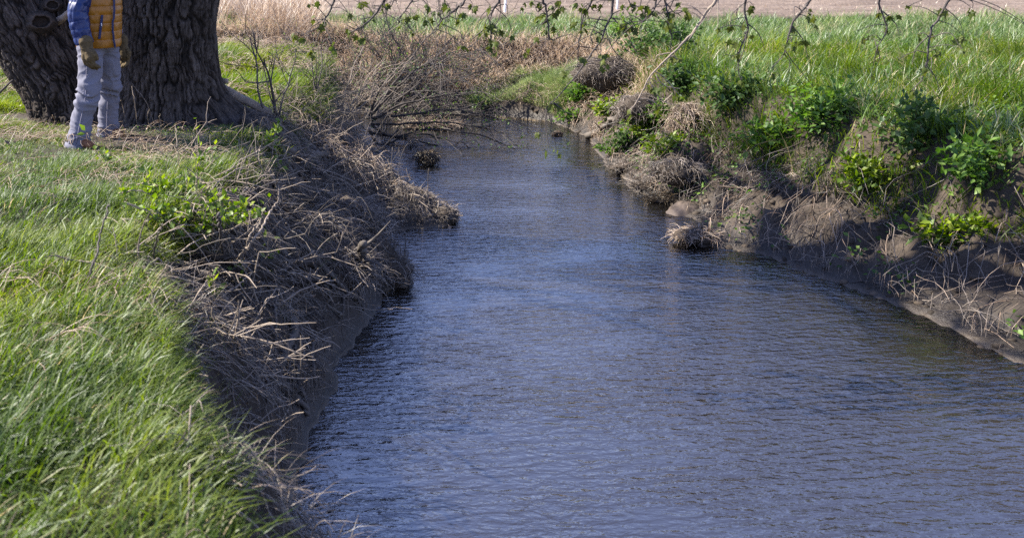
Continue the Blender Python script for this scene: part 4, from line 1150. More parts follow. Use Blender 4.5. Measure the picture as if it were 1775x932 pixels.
p = sample(6000, 2.5, 12, 5, 16, lambda x, y: far(x, y) & (t_at(x, y) < .9) & (t_at(x, y) > .01), 60)
lying('right_bank_thatch', p, (.2, .7), (.002, .005), 'thatch', 'dark dead stems and roots lying on the muddy right bank', 'thatch', lift=(.0, .08), azm=-2.2, azs=1.0, down=.9, K=7, arch=.08)
# tan weeds standing in front of the field
p = sample(42000, -11, 3.5, 18.6, 23.0, lambda x, y: far(x, y) & (t_at(x, y) > .8) & ((x < -.3 - .25 * (y - 19) + .8 * fbm(y, x * .3, s=2)) | (y > 22.3)) & (fbm(x * .8, y * .8, s=70) > -.3), 80)
n = len(p); g = Geo()
g.blades(p, rng.uniform(.25, .85, n) * (p[:, 1] < 22.3) + .15, rng.uniform(.006, .012, n), rng.uniform(0, 6.28, n), rng.uniform(.05, .5, n), rng.uniform(.2, 1.2, n), 4)
tag(g.build('dry_weeds', M['straw']), 'tan dry weeds standing between the mound and the ploughed field', 'weeds', None, 'stuff')
p = sample(9000, -11, 3.0, 18.6, 23.4, lambda x, y: far(x, y) & (t_at(x, y) > .8) & (x < 1.2), 80)
grass('weed_greenery', p, (.14, .3), (.008, .014), 'far_green', 'green blades showing through the dry weeds before the field', (.1, .7), (.3, 1.2))
p = sample(4800, -11, 18, 22.2, 26.9, lambda x, y: far(x, y), 80)
g = Geo(); n = len(p); g.blades(p + np.array([0, 0, .08]), rng.uniform(.06, .2, n), .012, rng.uniform(0, 6.28, n), rng.uniform(.2, 1.2, n), .6, 2)
tag(g.build('field_stubble', M['straw']), 'short stubble along the near edge of the ploughed field', 'stubble', None, 'stuff')

# ------------------------------------------------------------------ shrubs
def grow_twigs(g, p, d, L, r, depth, tips, K=7, droop=0.0, spread=.55, nb=(3, 5), up=.1, segs=None):
    d = d / np.linalg.norm(d)
    pts = [p]; q = p.copy(); dd = d.copy()
    for k in range(K):
        dd = dd + rng.normal(0, .13, 3) + np.array([0, 0, -droop / K]); dd /= np.linalg.norm(dd)
        q = q + dd * L / K; pts.append(q.copy())
    r = max(r, .0036); g.tube(np.array(pts), r, max(r * .4, .0026), 5 if r > .008 else 3, K + 1, random.uniform(.3, .7), 0, False)
    tips.extend(pts[K // 2:])
    if depth <= 0: return
    for k in range(random.randint(*nb)):
        i = random.randint(max(1, K // 3), K)
        nd = dd * .9 + rng.normal(0, spread, 3) + np.array([0, 0, up])
        grow_twigs(g, pts[i], nd, L * random.uniform(.35, .65), max(r * .5, .002), depth - 1, tips, max(4, K - 2), droop, spread, nb, up)

def shrub(name, label, cat, base, stems, mat, leafmat=None, nleaf=0, ls=(.02, .04), depth=2, group=None, droop=0.0, spread=.5, nb=(3, 5), up=.1):
    t = thing(name, label, cat, base, group)
    for (d, L, r) in stems:
        g = Geo(); tips = []
        b = np.array(base) + np.array([random.uniform(-.08, .08), random.uniform(-.06, .06), -.03])
        grow_twigs(g, b, np.array(d, float), L, r, depth, tips, 8, droop, spread, nb, up)
        so = g.build('stem', M[mat], t)
        if leafmat and nleaf:
            tp = np.array(tips); k = rng.integers(0, len(tp), nleaf)
            pos = tp[k] + rng.normal(0, .012, (nleaf, 3))
            gl = Geo(); gl.leaves(pos, rng.normal(0, 1, (nleaf, 3)) + [0, 0, .4], rng.normal(0, .6, (nleaf, 3)) + [0, 0, 1], rng.uniform(*ls, nleaf), rng.uniform(*ls, nleaf) * .5)
            lo = gl.build('foliage', M[leafmat], so)
    return t

# sprawling willow over the creek
b = G(640, 205)
st = []
for k in range(26):
    st.append(((random.uniform(.3, 1.0), random.uniform(-.6, .3), random.uniform(.05, .8)), random.uniform(1.1, 2.4), random.uniform(.012, .022)))
shrub('willow_shrub', 'sprawling bare willow leaning out over the water with tiny leaves', 'shrub', b, st, 'twig', 'leaf_mid', 30, (.025, .05), 2, None, .12, .55, (4, 6), .05)
wil = [o for o in COL.objects if o.name == 'willow_shrub'][0]
for pts in [[(640, 225), (660, 250), (720, 234), (790, 246), (862, 276)], [(640, 215), (680, 236), (745, 224), (830, 234), (905, 264)], [(640, 230), (700, 240), (760, 254), (798, 272)], [(640, 205), (700, 200), (770, 190), (850, 200), (930, 222)], [(645, 210), (700, 180), (780, 165), (840, 160)], [(640, 215), (690, 215), (770, 212), (840, 222), (880, 236)], [(640, 205), (680, 160), (720, 120), (745, 90)], [(640, 205), (660, 150), (690, 105), (700, 70)]]:
    g = Geo(); c = g.tube([P(a_, b_, y=14.2 - .12 * i) for i, (a_, b_) in enumerate(pts)], .022, .005, 5, 30, .2, .03); tips = []
    for _ in range(14):
        i = random.randint(8, 29); grow_twigs(g, c[i], (c[i] - c[i - 4]) * 2 + rng.normal(0, .25, 3), random.uniform(.25, .6), .005, 1, tips, 5, .1, .6, (1, 3), .02)
    so = g.build('stem', M['twig'], wil); n = 40
    tp = np.array(tips); k = rng.integers(0, len(tp), n); gl = Geo()
    gl.leaves(tp[k] + rng.normal(0, .012, (n, 3)), rng.normal(0, 1, (n, 3)) + [0, 0, .4], rng.normal(0, .6, (n, 3)) + [0, 0, 1], rng.uniform(.025, .055, n), rng.uniform(.015, .028, n)); gl.build('foliage', M['leaf_mid'], so)
b = G(690, 190)
shrub('willow_shrub', 'upright bare willow clump standing behind the sprawling willow', 'shrub', b, [((random.uniform(-.5, .7), random.uniform(-.3, .3), 1), random.uniform(.8, 1.5), random.uniform(.006, .012)) for _ in range(12)], 'twig', 'leaf_mid', 26, (.02, .045), 2, None, 0, .45, (3, 5))
b = G(720, 175)
shrub('willow_shrub', 'bare willow thicket at the far side of the debris raft', 'shrub', b, [((random.uniform(-.8, .9), random.uniform(-.3, .3), random.uniform(.4, 1)), random.uniform(.7, 1.5), random.uniform(.007, .013)) for _ in range(14)], 'twig', 'leaf_mid', 26, (.025, .05), 2, None, 0.1, .5, (4, 5))
b = G(615, 185)
shrub('willow_shrub', 'dense dark willow thicket between the bramble bush and the sprawling willow', 'shrub', b, [((random.uniform(-.7, .9), random.uniform(-.3, .3), random.uniform(.5, 1)), random.uniform(.7, 1.3), random.uniform(.007, .014)) for _ in range(14)], 'twig', 'leaf_mid', 22, (.025, .05), 2, None, 0.1, .5, (4, 5))
b = G(590, 200)
shrub('willow_shrub', 'pale dense twiggy shrub at the root of the left bank spur', 'shrub', b, [((random.uniform(-.8, .8), random.uniform(-.4, .3), random.uniform(.4, 1)), random.uniform(.6, 1.2), random.uniform(.006, .012)) for _ in range(12)], 'twig_pale', 'leaf_mid', 10, (.02, .04), 2, None, .1, .5)
b = G(480, 205)
shrub('bare_shrub', 'dark forked sapling standing beside the fallen branch', 'shrub', b, [((-.12, 0, 1), .75, .02), ((-.35, .05, 1), .95, .014), ((.3, 0, 1), .8, .012), ((-.6, .1, .9), .8, .010)], 'twig', 'leaf_mid', 6, (.02, .035), 2, None, 0, .45, (2, 4))
b = G(552, 190)
shrub('bare_shrub', 'arching dark bramble bush right of the forked sapling', 'shrub', b, [((.25, 0, 1), .75, .010), ((-.5, 0, .9), .8, .010), ((.1, .1, 1), .9, .012), ((.7, -.1, .8), .8, .009), ((-.2, .1, 1), .7, .008)], 'twig', 'leaf_mid', 10, (.02, .035), 2, None, .3, .5, (3, 4))
for i, (px, py, hh, lab) in enumerate([(432, 82, 1.3, 'tan bare shrub nearest the trunk edge before the field'), (395, 66, 1.2, 'tan bare shrub half hidden by the trunk before the field'), (475, 70, 1.2, 'second tan bare shrub from the trunk before the field'), (525, 66, 1.0, 'low tan bare shrub near the hanging branch tip before the field'), (600, 95, .9, 'low tan twiggy shrub behind the grassy mound'), (660, 110, .9, 'reddish tan twiggy shrub behind the upright willow'), (548, 84, .8, 'wide tan twiggy shrub above the right end of the mound')]):
    b = P(px, py, z=0.0); b[2] = H(b[0], b[1])
    shrub('field_edge_shrub', lab, 'shrub', b, [((random.uniform(-.6, .6), random.uniform(-.4, .4), 1), hh * random.uniform(.6, 1), random.uniform(.007, .013)) for _ in range(9)], 'twig_pale', 'far_green', 5, (.03, .05), 2, 'bare shrubs before the field', 0, .5, (3, 4))

# leafy green plants
def leafy(name, label, px, py, w, h, n, mat, ls, group=None, stems=9, cat='plant', z=None):
    b = G(px, py)
    t = thing(name, label, cat, b, group)
    g = Geo(); tips = []
    for k in range(stems):
        a = random.uniform(0, 6.28); s = random.uniform(.2, 1)
        e = b + np.array([math.cos(a) * w * s, math.sin(a) * w * s * .7, h * random.uniform(.55, 1) * (1.15 - .5 * s)])
        c = g.tube([b + np.array([random.uniform(-.04, .04), random.uniform(-.04, .04), -.03]), (b + e) / 2 + np.array([0, 0, .12 * h]), e], .004, .002, 4, 8, .4, .012)
        tips.append(c[2:])
    g.build('stem', M['twig'], t)
    tp = np.concatenate(tips); k = rng.integers(0, len(tp), n)
    pos = tp[k] + rng.normal(0, 1, (n, 3)) * np.array([w, w, h]) * .16
    pos[:, 2] = np.maximum(pos[:, 2], np.maximum(H(pos[:, 0], pos[:, 1]), WZ) + .015)
    d = (pos - b) * [1, 1, .5] + rng.normal(0, .25, (n, 3)) * w * 3
    gl = Geo(); gl.leaves(pos, d, rng.normal(0, .45, (n, 3)) + [0, 0, 1], rng.uniform(*ls, n), rng.uniform(*ls, n) * .62)
    gl.build('foliage', M[mat], t)
    return t
gr = 'leafy weeds on the right bank'
leafy('leafy_bush', 'bright yellow green weed clump at the foot of the sloping driftwood log', 1062, 208, .30, .34, 520, 'leaf_bright', (.05, .10), gr, 14)
leafy('leafy_bush', 'bright green weed clump below the dark sod overhang', 1108, 240, .24, .28, 420, 'leaf_bright', (.04, .08), gr, 12)
leafy('leafy_bush', 'dark green ferny clump beside the bright clump below the overhang', 1082, 255, .20, .22, 360, 'leaf_dark', (.04, .08), gr, 10)
leafy('leafy_bush', 'big dark green weed clump right of the sod overhang', 1158, 218, .30, .32, 460, 'leaf_mid', (.05, .10), gr, 12)
leafy('leafy_bush', 'glossy round leaved weeds above the mud at the right bank', 1150, 270, .30, .30, 320, 'leaf_bright', (.05, .085), gr, 12)
leafy('leafy_bush', 'broad leaved weeds left of the sod mound on the far right bank', 1012, 180, .38, .40, 520, 'leaf_mid', (.06, .12), gr, 14)
leafy('leafy_bush', 'small pale weeds at the water edge left of the broad leaved weeds', 990, 212, .28, .22, 260, 'leaf_mid', (.05, .09), gr, 9)
leafy('leafy_bush', 'tall broad leaved weeds between the two sod overhangs', 1075, 165, .28, .36, 380, 'leaf_mid', (.06, .12), gr, 12)
leafy('leafy_bush', 'low pale weeds hanging to the water below the ferny clump', 1060, 268, .20, .16, 220, 'leaf_mid', (.04, .07), gr, 9)
leafy('leafy_bush', 'pale green clump at the left tip of the far grassy shelf', 835, 190, .28, .22, 260, 'far_green', (.05, .09), gr, 9)
for (px, py, w, h, n, mt, lab) in [(1120, 100, .5, .5, 520, 'leaf_dark', 'dark green weeds on the bank top right of the sod mound'), (1175, 110, .5, .6, 520, 'leaf_dark', 'tall dark green weeds on the bank top under the pale branch'), (1090, 70, .5, .45, 420, 'leaf_mid', 'green weeds on the bank top behind the sod mound'), (1180, 165, .35, .45, 400, 'leaf_dark', 'dark weeds where the pale branch forks'),
                                   (1265, 190, .5, .5, 520, 'leaf_dark', 'dark green weed mass on the right bank beyond the pale branch'), (1330, 260, .4, .35, 420, 'leaf_mid', 'mid green weeds halfway down the right bank'), (1420, 230, .5, .5, 520, 'leaf_mid', 'broad green weeds on the right bank crest'), (1500, 330, .4, .35, 420, 'leaf_bright', 'bright green weeds low on the right bank'), (1580, 270, .5, .55, 520, 'leaf_dark', 'tall dark weeds on the crest of the right bank near the picture edge'), (1690, 330, .45, .5, 460, 'leaf_mid', 'green weeds at the far right picture edge'), (1640, 430, .35, .3, 360, 'leaf_bright', 'bright low weeds above the water near the right picture edge')]:
    leafy('bank_weeds', lab, px, py, w, h, n, mt, (.05, .11), 'weeds on the right bank top', 14)

def weed_cover(name, n, box, cond, mat, ls, label, hmax=.14):
    p = sample(n, *box, cond, 40); m = len(p)
    p[:, 2] += rng.uniform(.02, hmax, m)
    g = Geo(); g.leaves(p, rng.normal(0, 1, (m, 3)) * [1, 1, .5] + [0, -.3, .1], rng.normal(0, .5, (m, 3)) + [0, -.2, 1], rng.uniform(*ls, m), rng.uniform(*ls, m) * .6)
    return tag(g.build(name, M[mat]), label, 'weeds', None, 'stuff')
weed_cover('ground_weeds', 34000, (2.2, 12, 5.5, 17.5), lambda x, y: far(x, y) & ~onshelf(x, y) & (t_at(x, y) > .08) & (fbm(x * 1.5, y * 1.5, s=86) + .3 * (t_at(x, y) - .5) > -.04), 'leaf_mid', (.03, .075), 'low green weeds covering patches of the right bank', .16)
weed_cover('ground_weeds', 9000, (2.2, 12, 5.5, 17.5), lambda x, y: far(x, y) & (t_at(x, y) > .1) & (fbm(x * 1.3 + 7, y * 1.3, s=87) > .1), 'leaf_bright', (.03, .06), 'bright yellow green weeds speckling the right bank slope', .14)
weed_cover('clover', 9000, (-5, .5, 3, 9), lambda x, y: lawn(x, y) & (fbm(x * 1.6, y * 1.6, s=88) > .12), 'leaf_mid', (.015, .035), 'small broad leaved weeds growing among the left bank grass', .10)

# saplings with bright young leaves on the left bank
def sapling(label, pts, n, ls, mat='leaf_bright', r=.006, side=.08, lift=None):
    base = G(*pts[0])
    pl = [base] + [P(a, b, y=base[1] + .02 * i) for i, (a, b) in enumerate(pts[1:])]
    t = thing('leafy_sapling', label, 'sapling', base, 'young saplings on the left bank')
    g = Geo(); c = g.tube(pl, r, .002, 5, len(pl) * 6, .5, .01)
    k = len(c) // 3; tips = [c[k:]]
    for _ in range(5):
        i = random.randint(k, len(c) - 1); e = c[i] + rng.normal(0, side, 3) + np.array([0, 0, .03])
        tips.append(g.tube([c[i], (c[i] + e) / 2 + np.array([0, 0, .01]), e], .0025, .0015, 4, 5, .5))
    g.build('stem', M['twig_pale'], t)
    tp = np.concatenate(tips); ix = rng.integers(0, len(tp), n); pos = tp[ix] + rng.normal(0, .012, (n, 3))
    gl = Geo(); gl.leaves(pos, rng.normal(0, 1, (n, 3)) + [0, -.2, .5], rng.normal(0, .5, (n, 3)) + [0, -.3, 1], rng.uniform(*ls, n) * 1.35, rng.uniform(*ls, n) * .8)
    gl.build('foliage', M[mat], t)
sapling('bright leafed sapling standing below the root flare of the tree', [(468, 292), (472, 262), (476, 240), (478, 224)], 46, (.035, .065))
sapling('single thin sprout with yellow green buds on the lawn edge', [(338, 330), (343, 300), (348, 280), (352, 264)], 26, (.03, .055))
sapling('short bright sprout at the feet of the person', [(182, 300), (184, 284), (188, 272)], 22, (.035, .06))
sapling('small leafy sprout beside the pale twisted vine', [(448, 395), (447, 375), (443, 362)], 26, (.035, .06))
sapling('low leafy sprout above the lower roots', [(462, 475), (460, 462), (458, 448)], 22, (.03, .055))
sapling('bright sprout nearest the bottom of the root hollow', [(368, 522), (370, 508), (372, 496)], 18, (.035, .06))
sapling('leafy sprout left of the twisted vine foot', [(408, 500), (410, 486), (412, 476)], 14, (.03, .05))
sapling('tall leafy sprout among the roots under the trunk', [(490, 330), (486, 300), (484, 285)], 22, (.03, .055))
# trailing privet like branch full of young leaves
t = thing('leafy_bramble', 'trailing twiggy bramble with many small bright leaves across the bank edge', 'bramble', G(330, 385))
for pts in [[(205, 335), (240, 330), (285, 345), (330, 352), (380, 362), (445, 372)], [(215, 350), (255, 365), (300, 372), (345, 360), (395, 352), (430, 360)], [(230, 322), (262, 318), (282, 330), (300, 352), (330, 378)], [(260, 372), (300, 385), (345, 392), (390, 384), (420, 372)], [(300, 340), (340, 335), (370, 342), (408, 372)]]:
    g = Geo(); b = G(*pts[2]); pl = np.array([P(a, bb, y=b[1] - .35 + .05 * random.random()) for a, bb in pts])
    for i in range(len(pl)): pl[i, 2] = max(pl[i, 2], H(pl[i, 0], pl[i, 1]) + .05)
    c = g.tube(pl, .005, .002, 4, 40, .6, .03); tips = [c]
    for _ in range(12):
        i = random.randint(3, 39); e = c[i] + rng.normal(0, .085, 3)
        tips.append(g.tube([c[i], (c[i] + e) / 2 + [0, 0, .015], e], .0026, .0014, 3, 5, .6))
    so = g.build('stem', M['twig_pale'], t)
    tp = np.concatenate(tips); n = 95; ix = rng.integers(0, len(tp), n); pos = tp[ix] + rng.normal(0, .015, (n, 3))
    gl = Geo(); gl.leaves(pos, rng.normal(0, 1, (n, 3)) + [0, -.2, .5], rng.normal(0, .5, (n, 3)) + [0, -.3, 1], rng.uniform(.04, .07, n), rng.uniform(.028, .045, n))
    lo = gl.build('foliage', M['leaf_bright'], so)

# ------------------------------------------------------------------ logs, roots, sticks
def stick(name, label, pts, r0, r1, mat, cat='stick', lift=.04, wob=.015, sides=7, twigs=(), group=None, y=None):
    pl = []
    for i, p in enumerate(pts):
        q = G(p[0], p[1]) if y is None else P(p[0], p[1], y=y)
        l = p[2] if len(p) > 2 else lift
        # move towards the camera so that the lifted point still shows at its pixel
        d = norm(ray(p[0], p[1])); q = q - d * (l / max(.12, -d[2])) if y is None else q
        pl.append(q)
    pl = np.array(pl)
    g = Geo(); c = g.tube(pl, r0, r1, 9 if r0 > .02 else sides, max(10, len(pl) * 8), .45, wob * (2 if r0 > .02 else 1))
    for (i, e) in (list(twigs) or ([(random.uniform(.2, .9), rng.normal(0, .12, 3)) for _ in range(4)] if r0 > .02 else [])):
        s = c[int(i * (len(c) - 1))]; ee = s + np.array(e); g.tube([s, (s + ee) / 2 + rng.normal(0, .02, 3), ee], r1 * .8, .002, 4, 6, .5)
    o = g.build(name, M[mat])
    me = o.data; ct = pl[0].copy()
    o.location = tuple(ct); me.transform(Matrix.Translation(-Vector(ct)))
    return tag(o, label, cat, group)

# fallen limb behind the trunk
fb = thing('fallen_branch', 'thick fallen branch with a cut stub leaning against the back of the trunk', 'branch', G(440, 200))
yb = 10.15
g = Geo(); c = g.tube([P(355, 143, y=yb), P(378, 150, y=yb), P(405, 165, y=yb - .05), P(432, 178, y=yb - .1), P(470, 196, y=yb - .15)], .062, .042, 10, 26, .6, .012); g.build('wood', M['log'], fb)
g = Geo(); g.tube([P(372, 146, y=yb), P(384, 141, y=yb - .05), P(394, 141, y=yb - .08)], .034, .028, 9, 8, .7, .004); g.build('stub', M['log'], fb)
rg = 'thick roots and logs on the left bank'
stick('bank_log', 'smooth grey log lying across the middle of the left bank', [(405, 356, .02), (440, 350, .045), (480, 352, .055), (530, 349, .06), (590, 357, .03)], .036, .022, 'bark', 'log', group=rg)
stick('bank_log', 'upper of the two thick grey roots low on the left bank', [(430, 470, .02), (462, 456, .05), (495, 451, .06), (530, 456, .065), (590, 470, .02)], .045, .022, 'bark', 'log', group=rg)
stick('bank_log', 'lower of the two thick grey roots low on the left bank', [(420, 474, .02), (455, 479, .05), (490, 484, .06), (530, 489, .065), (585, 494, .02)], .045, .022, 'bark', 'log', group=rg)
stick('bank_log', 'short upright grey root stub beside the lower water clump', [(606, 470, .06), (618, 455, .12), (627, 440, .18), (628, 424, .26)], .034, .026, 'root', 'log', group=rg)
stick('bank_log', 'dark root running down from the bramble into the root hollow', [(320, 436, .03), (350, 440, .06), (385, 448, .07), (410, 466, .07), (430, 496, .03)], .026, .014, 'bark', 'log', group=rg)
stick('bank_log', 'dark horizontal root across the bottom of the root hollow', [(244, 460, .03), (275, 470, .06), (310, 472, .07), (350, 478, .07), (415, 480, .03)], .022, .012, 'bark', 'log', group=rg)
stick('bank_log', 'dark fallen log at the foot of the trunk roots', [(500, 262, .05), (560, 268, .06), (620, 262, .05), (655, 262, .04)], .04, .025, 'root', 'log', group=rg)
sg = 'loose sticks on the left bank'
stick('vine', 'pale twisted vine rising from the root hollow', [(404, 456, .04), (420, 440, .12), (440, 415, .2), (458, 388, .28), (470, 365, .34), (482, 348, .4)], .010, .005, 'twig_pale', 'vine', group=sg, wob=.02)
stick('vine', 'thinner pale vine leaning beside the twisted vine', [(425, 440, .06), (432, 410, .14), (448, 388, .2), (468, 372, .25)], .006, .004, 'twig_pale', 'vine', group=sg, wob=.02)
stick('stick', 'pale straight stick at the bottom edge below the saplings', [(382, 516, .03), (410, 495, .08), (440, 472, .12)], .007, .004, 'twig_pale', group=sg)
stick('stick', 'pale broken stick at the bottom beside the water clump', [(596, 516, .03), (618, 500, .08), (648, 481, .1)], .006, .004, 'twig_pale', group=sg)
stick('stick', 'tan bent stalk arching over the lush grass', [(146, 498, .04), (163, 455, .14), (174, 410, .22), (184, 366, .3), (192, 352, .32)], .007, .004, 'twig', 'stalk', group=sg)
stick('stick', 'thin dark upright stem below the bramble at the lawn edge', [(264, 470, .03), (266, 440, .15), (272, 412, .3), (280, 388, .42)], .006, .004, 'twig', group=sg)
stick('stick', 'brown upright stake in the root hollow', [(388, 445, .03), (384, 415, .16), (380, 385, .3), (378, 372, .36)], .010, .008, 'twig', group=sg)
stick('stick', 'short brown peg leaning in the root hollow', [(384, 498, .03), (374, 478, .1), (364, 456, .16)], .010, .009, 'log', group=sg)
stick('stick', 'pale short stick bridging the lawn edge', [(240, 460, .04), (258, 455, .08), (275, 450, .12)], .006, .004, 'twig_pale', group=sg)
stick('stick', 'crooked brown stick dropping into the hollow by the lush grass', [(230, 440, .06), (250, 462, .08), (275, 450, .15), (288, 480, .1), (290, 515, .05)], .007, .005, 'log', group=sg)
stick('stick', 'long tan stalk curving up from the bank middle', [(362, 334, .02), (385, 310, .1), (420, 290, .16), (440, 285, .2)], .006, .004, 'twig_pale', group=sg)
stick('stick', 'looping tan vine below the root flare', [(415, 330, .02), (410, 300, .1), (420, 276, .2), (446, 264, .28), (452, 258, .28)], .006, .004, 'twig_pale', 'vine', group=sg)
stick('stick', 'long thin stick across the matted grass', [(400, 345, .06), (450, 325, .12), (510, 300, .14), (560, 292, .1)], .005, .003, 'twig_pale', group=sg)
stick('stick', 'reddish straight stick on the matted grass', [(480, 385, .06), (515, 378, .1), (545, 374, .12)], .005, .003, 'log', group=sg)
stick('stick', 'forked pale stick above the dark hollow by the spur', [(560, 300, .06), (590, 280, .12), (620, 268, .14), (650, 262, .1)], .005, .003, 'twig_pale', group=sg)
stick('stick', 'thin stick slanting down into the dark cove', [(640, 345, .1), (665, 365, .12), (692, 398, .06)], .005, .003, 'twig', group=sg)
stick('stick', 'grey upright stem at the bottom centre of the bank', [(515, 508, .03), (512, 480, .14), (498, 455, .24)], .007, .004, 'twig_pale', group=sg)
stick('pole', 'thin dark pole leaning on the grass at the left edge', [(-25, 182), (0, 160), (22, 139)], .012, .010, 'twig', 'pole', y=9.3, wob=.002)
stick('driftwood_log', 'pale driftwood log sloping from the right bank into the water', [(1018, 236, .02), (1045, 222, .05), (1070, 205, .1), (1090, 192, .16)], .05, .03, 'root', 'log', wob=.06, twigs=[(.8, (.15, .0, .3)), (.6, (.1, -.05, .12)), (.3, (-.1, -.05, .14)), (.9, (-.05, 0, .25))])
stick('twig', 'thin dark twig lying on the water near the right bank', [(1014, 306, .0), (1026, 305, .012), (1040, 305, .01)], .006, .004, 'twig', wob=.004, twigs=[(.6, (.03, .02, .03))])

# winding roots exposed in the bank face, and dead branches lodged in it
for k in range(40):
    q = sample(60, -2.0, 1.2, 5.0, 11.5, slopeL, 0)
    if len(q) == 0: continue
    q = q[0]; a = random.uniform(-1.6, .5); pl = []
    for i in range(7):
        hz = max(H(q[0], q[1]), WZ) + random.uniform(.0, .09); pl.append((q[0] + random.gauss(0, .002), q[1], hz))
        a += random.gauss(0, .45); st_ = random.uniform(.08, .17); qn = q + np.array([math.cos(a) * st_, math.sin(a) * st_, 0])
        if bil(WAT, qn[0], qn[1]) > .2: a += 1.5; continue
        q = qn
    if len(set(pl)) < 5: continue
    g = Geo(); r_ = random.uniform(.010, .034); g.tube(np.array(pl), r_, r_ * .45, 7, 26, random.uniform(.3, .8), .02); g.build('root', M['root'], tree)
g = Geo()
for q in sample(1600, -2.2, 2.0, 4.6, 12.5, lambda x, y: slopeL(x, y) & (t_at(x, y) > .15), 0)[:300]:
    d0 = rng.normal(0, 1, 3) * [1, .7, .35] + [0.1, -.2, .2]
    grow_twigs(g, q + np.array([0, 0, .04]), d0, random.uniform(.15, .5), random.uniform(.0035, .010), 1, [], 5, .2, .7, (2, 4), .05)
for q in sample(900, -2.3, .4, 5.6, 8.8, lambda x, y: lawn(x, y) & (pdist(TOPL, x, y) < .75), 0)[:55]:
    grow_twigs(g, q + np.array([0, 0, .05]), rng.normal(0, 1, 3) * [1, .7, .25] + [0.2, -.2, .15], random.uniform(.12, .4), random.uniform(.003, .006), 1, [], 5, .2, .7, (2, 4), .05)
tag(g.build('dead_branches', M['twig_pale']), 'pale dead branches lodged in the face of the left bank', 'branches', None, 'stuff')
g = Geo()
for q in sample(420, 2.5, 7, 6.0, 13.5, lambda x, y: far(x, y) & (t_at(x, y) < .7) & (t_at(x, y) > .02), 0)[:90]:
    d0 = rng.normal(0, 1, 3) * [1, .7, .3] + [-.2, -.2, .2]
    grow_twigs(g, q + np.array([0, 0, .03]), d0, random.uniform(.15, .45), random.uniform(.004, .008), 1, [], 6, .3, .6, (2, 3), .05)
tag(g.build('dead_branches', M['twig']), 'dark dead twigs lodged in the right bank', 'branches', None, 'stuff')
# clods of broken earth on the right bank
p = sample(2600, 2.4, 8, 5.5, 16, lambda x, y: far(x, y) & (t_at(x, y) < .8) & (fbm(x * 2, y * 2, s=85) > -.1), 20)
p = np.concatenate([p, sample(2600, 2.2, 9, 4.5, 16.5, lambda x, y: far(x, y) & (t_at(x, y) < .10), 20)])
n_ = len(p); ph_ = (1 + 5 ** .5) / 2
iv = norm(np.array([(-1, ph_, 0), (1, ph_, 0), (-1, -ph_, 0), (1, -ph_, 0), (0, -1, ph_), (0, 1, ph_), (0, -1, -ph_), (0, 1, -ph_), (ph_, 0, -1), (ph_, 0, 1), (-ph_, 0, -1), (-ph_, 0, 1)]))
it = np.array([(0, 11, 5), (0, 5, 1), (0, 1, 7), (0, 7, 10), (0, 10, 11), (1, 5, 9), (5, 11, 4), (11, 10, 2), (10, 7, 6), (7, 1, 8), (3, 9, 4), (3, 4, 2), (3, 2, 6), (3, 6, 8), (3, 8, 9), (4, 9, 5), (2, 4, 11), (6, 2, 10), (8, 6, 7), (9, 8, 1)])
sz = rng.uniform(.012, .05, n_) ** 1.0
Vc = p[:, None, :] + iv[None] * (sz[:, None] * rng.uniform(.6, 1.35, (n_, 12)))[..., None] * np.array([1.1, 1.1, .75])
g = Geo(); g.add(Vc.reshape(-1, 3), None, (it[None] + (np.arange(n_) * 12)[:, None, None]).reshape(-1, 3), np.repeat(rng.random(n_), 12))
tag(g.build('soil_clods', M['mudclump'], None, False), 'crumbled dark soil clods on the right bank', 'soil', None, 'stuff')

# dry stalks standing in front of the trunk
for i, (a, b, c_, lab) in enumerate([((218, 215), (212, 180), (208, 172), 'thin dry stalk right of the far leg'), ((238, 218), (234, 180), (228, 150), 'tall dry stalk in front of the trunk middle'), ((268, 216), (252, 175), (228, 145), 'long bent dry stalk across the trunk'), ((280, 222), (276, 205), (279, 198), 'short dry stalk below the trunk middle'), ((258, 218), (256, 200), (258, 190), 'short straight dry stalk beside the bent one'), ((312, 300), (308, 260), (304, 218), 'upright dry stalk on the lawn before the root flare')]):
    stick('dry_stalk', lab, [(a[0], a[1], .02), (b[0], b[1], .3), (c_[0], c_[1], .42)], .0035, .002, 'twig_pale', 'stalk', group='dry stalks before the trunk', wob=.008, sides=4)

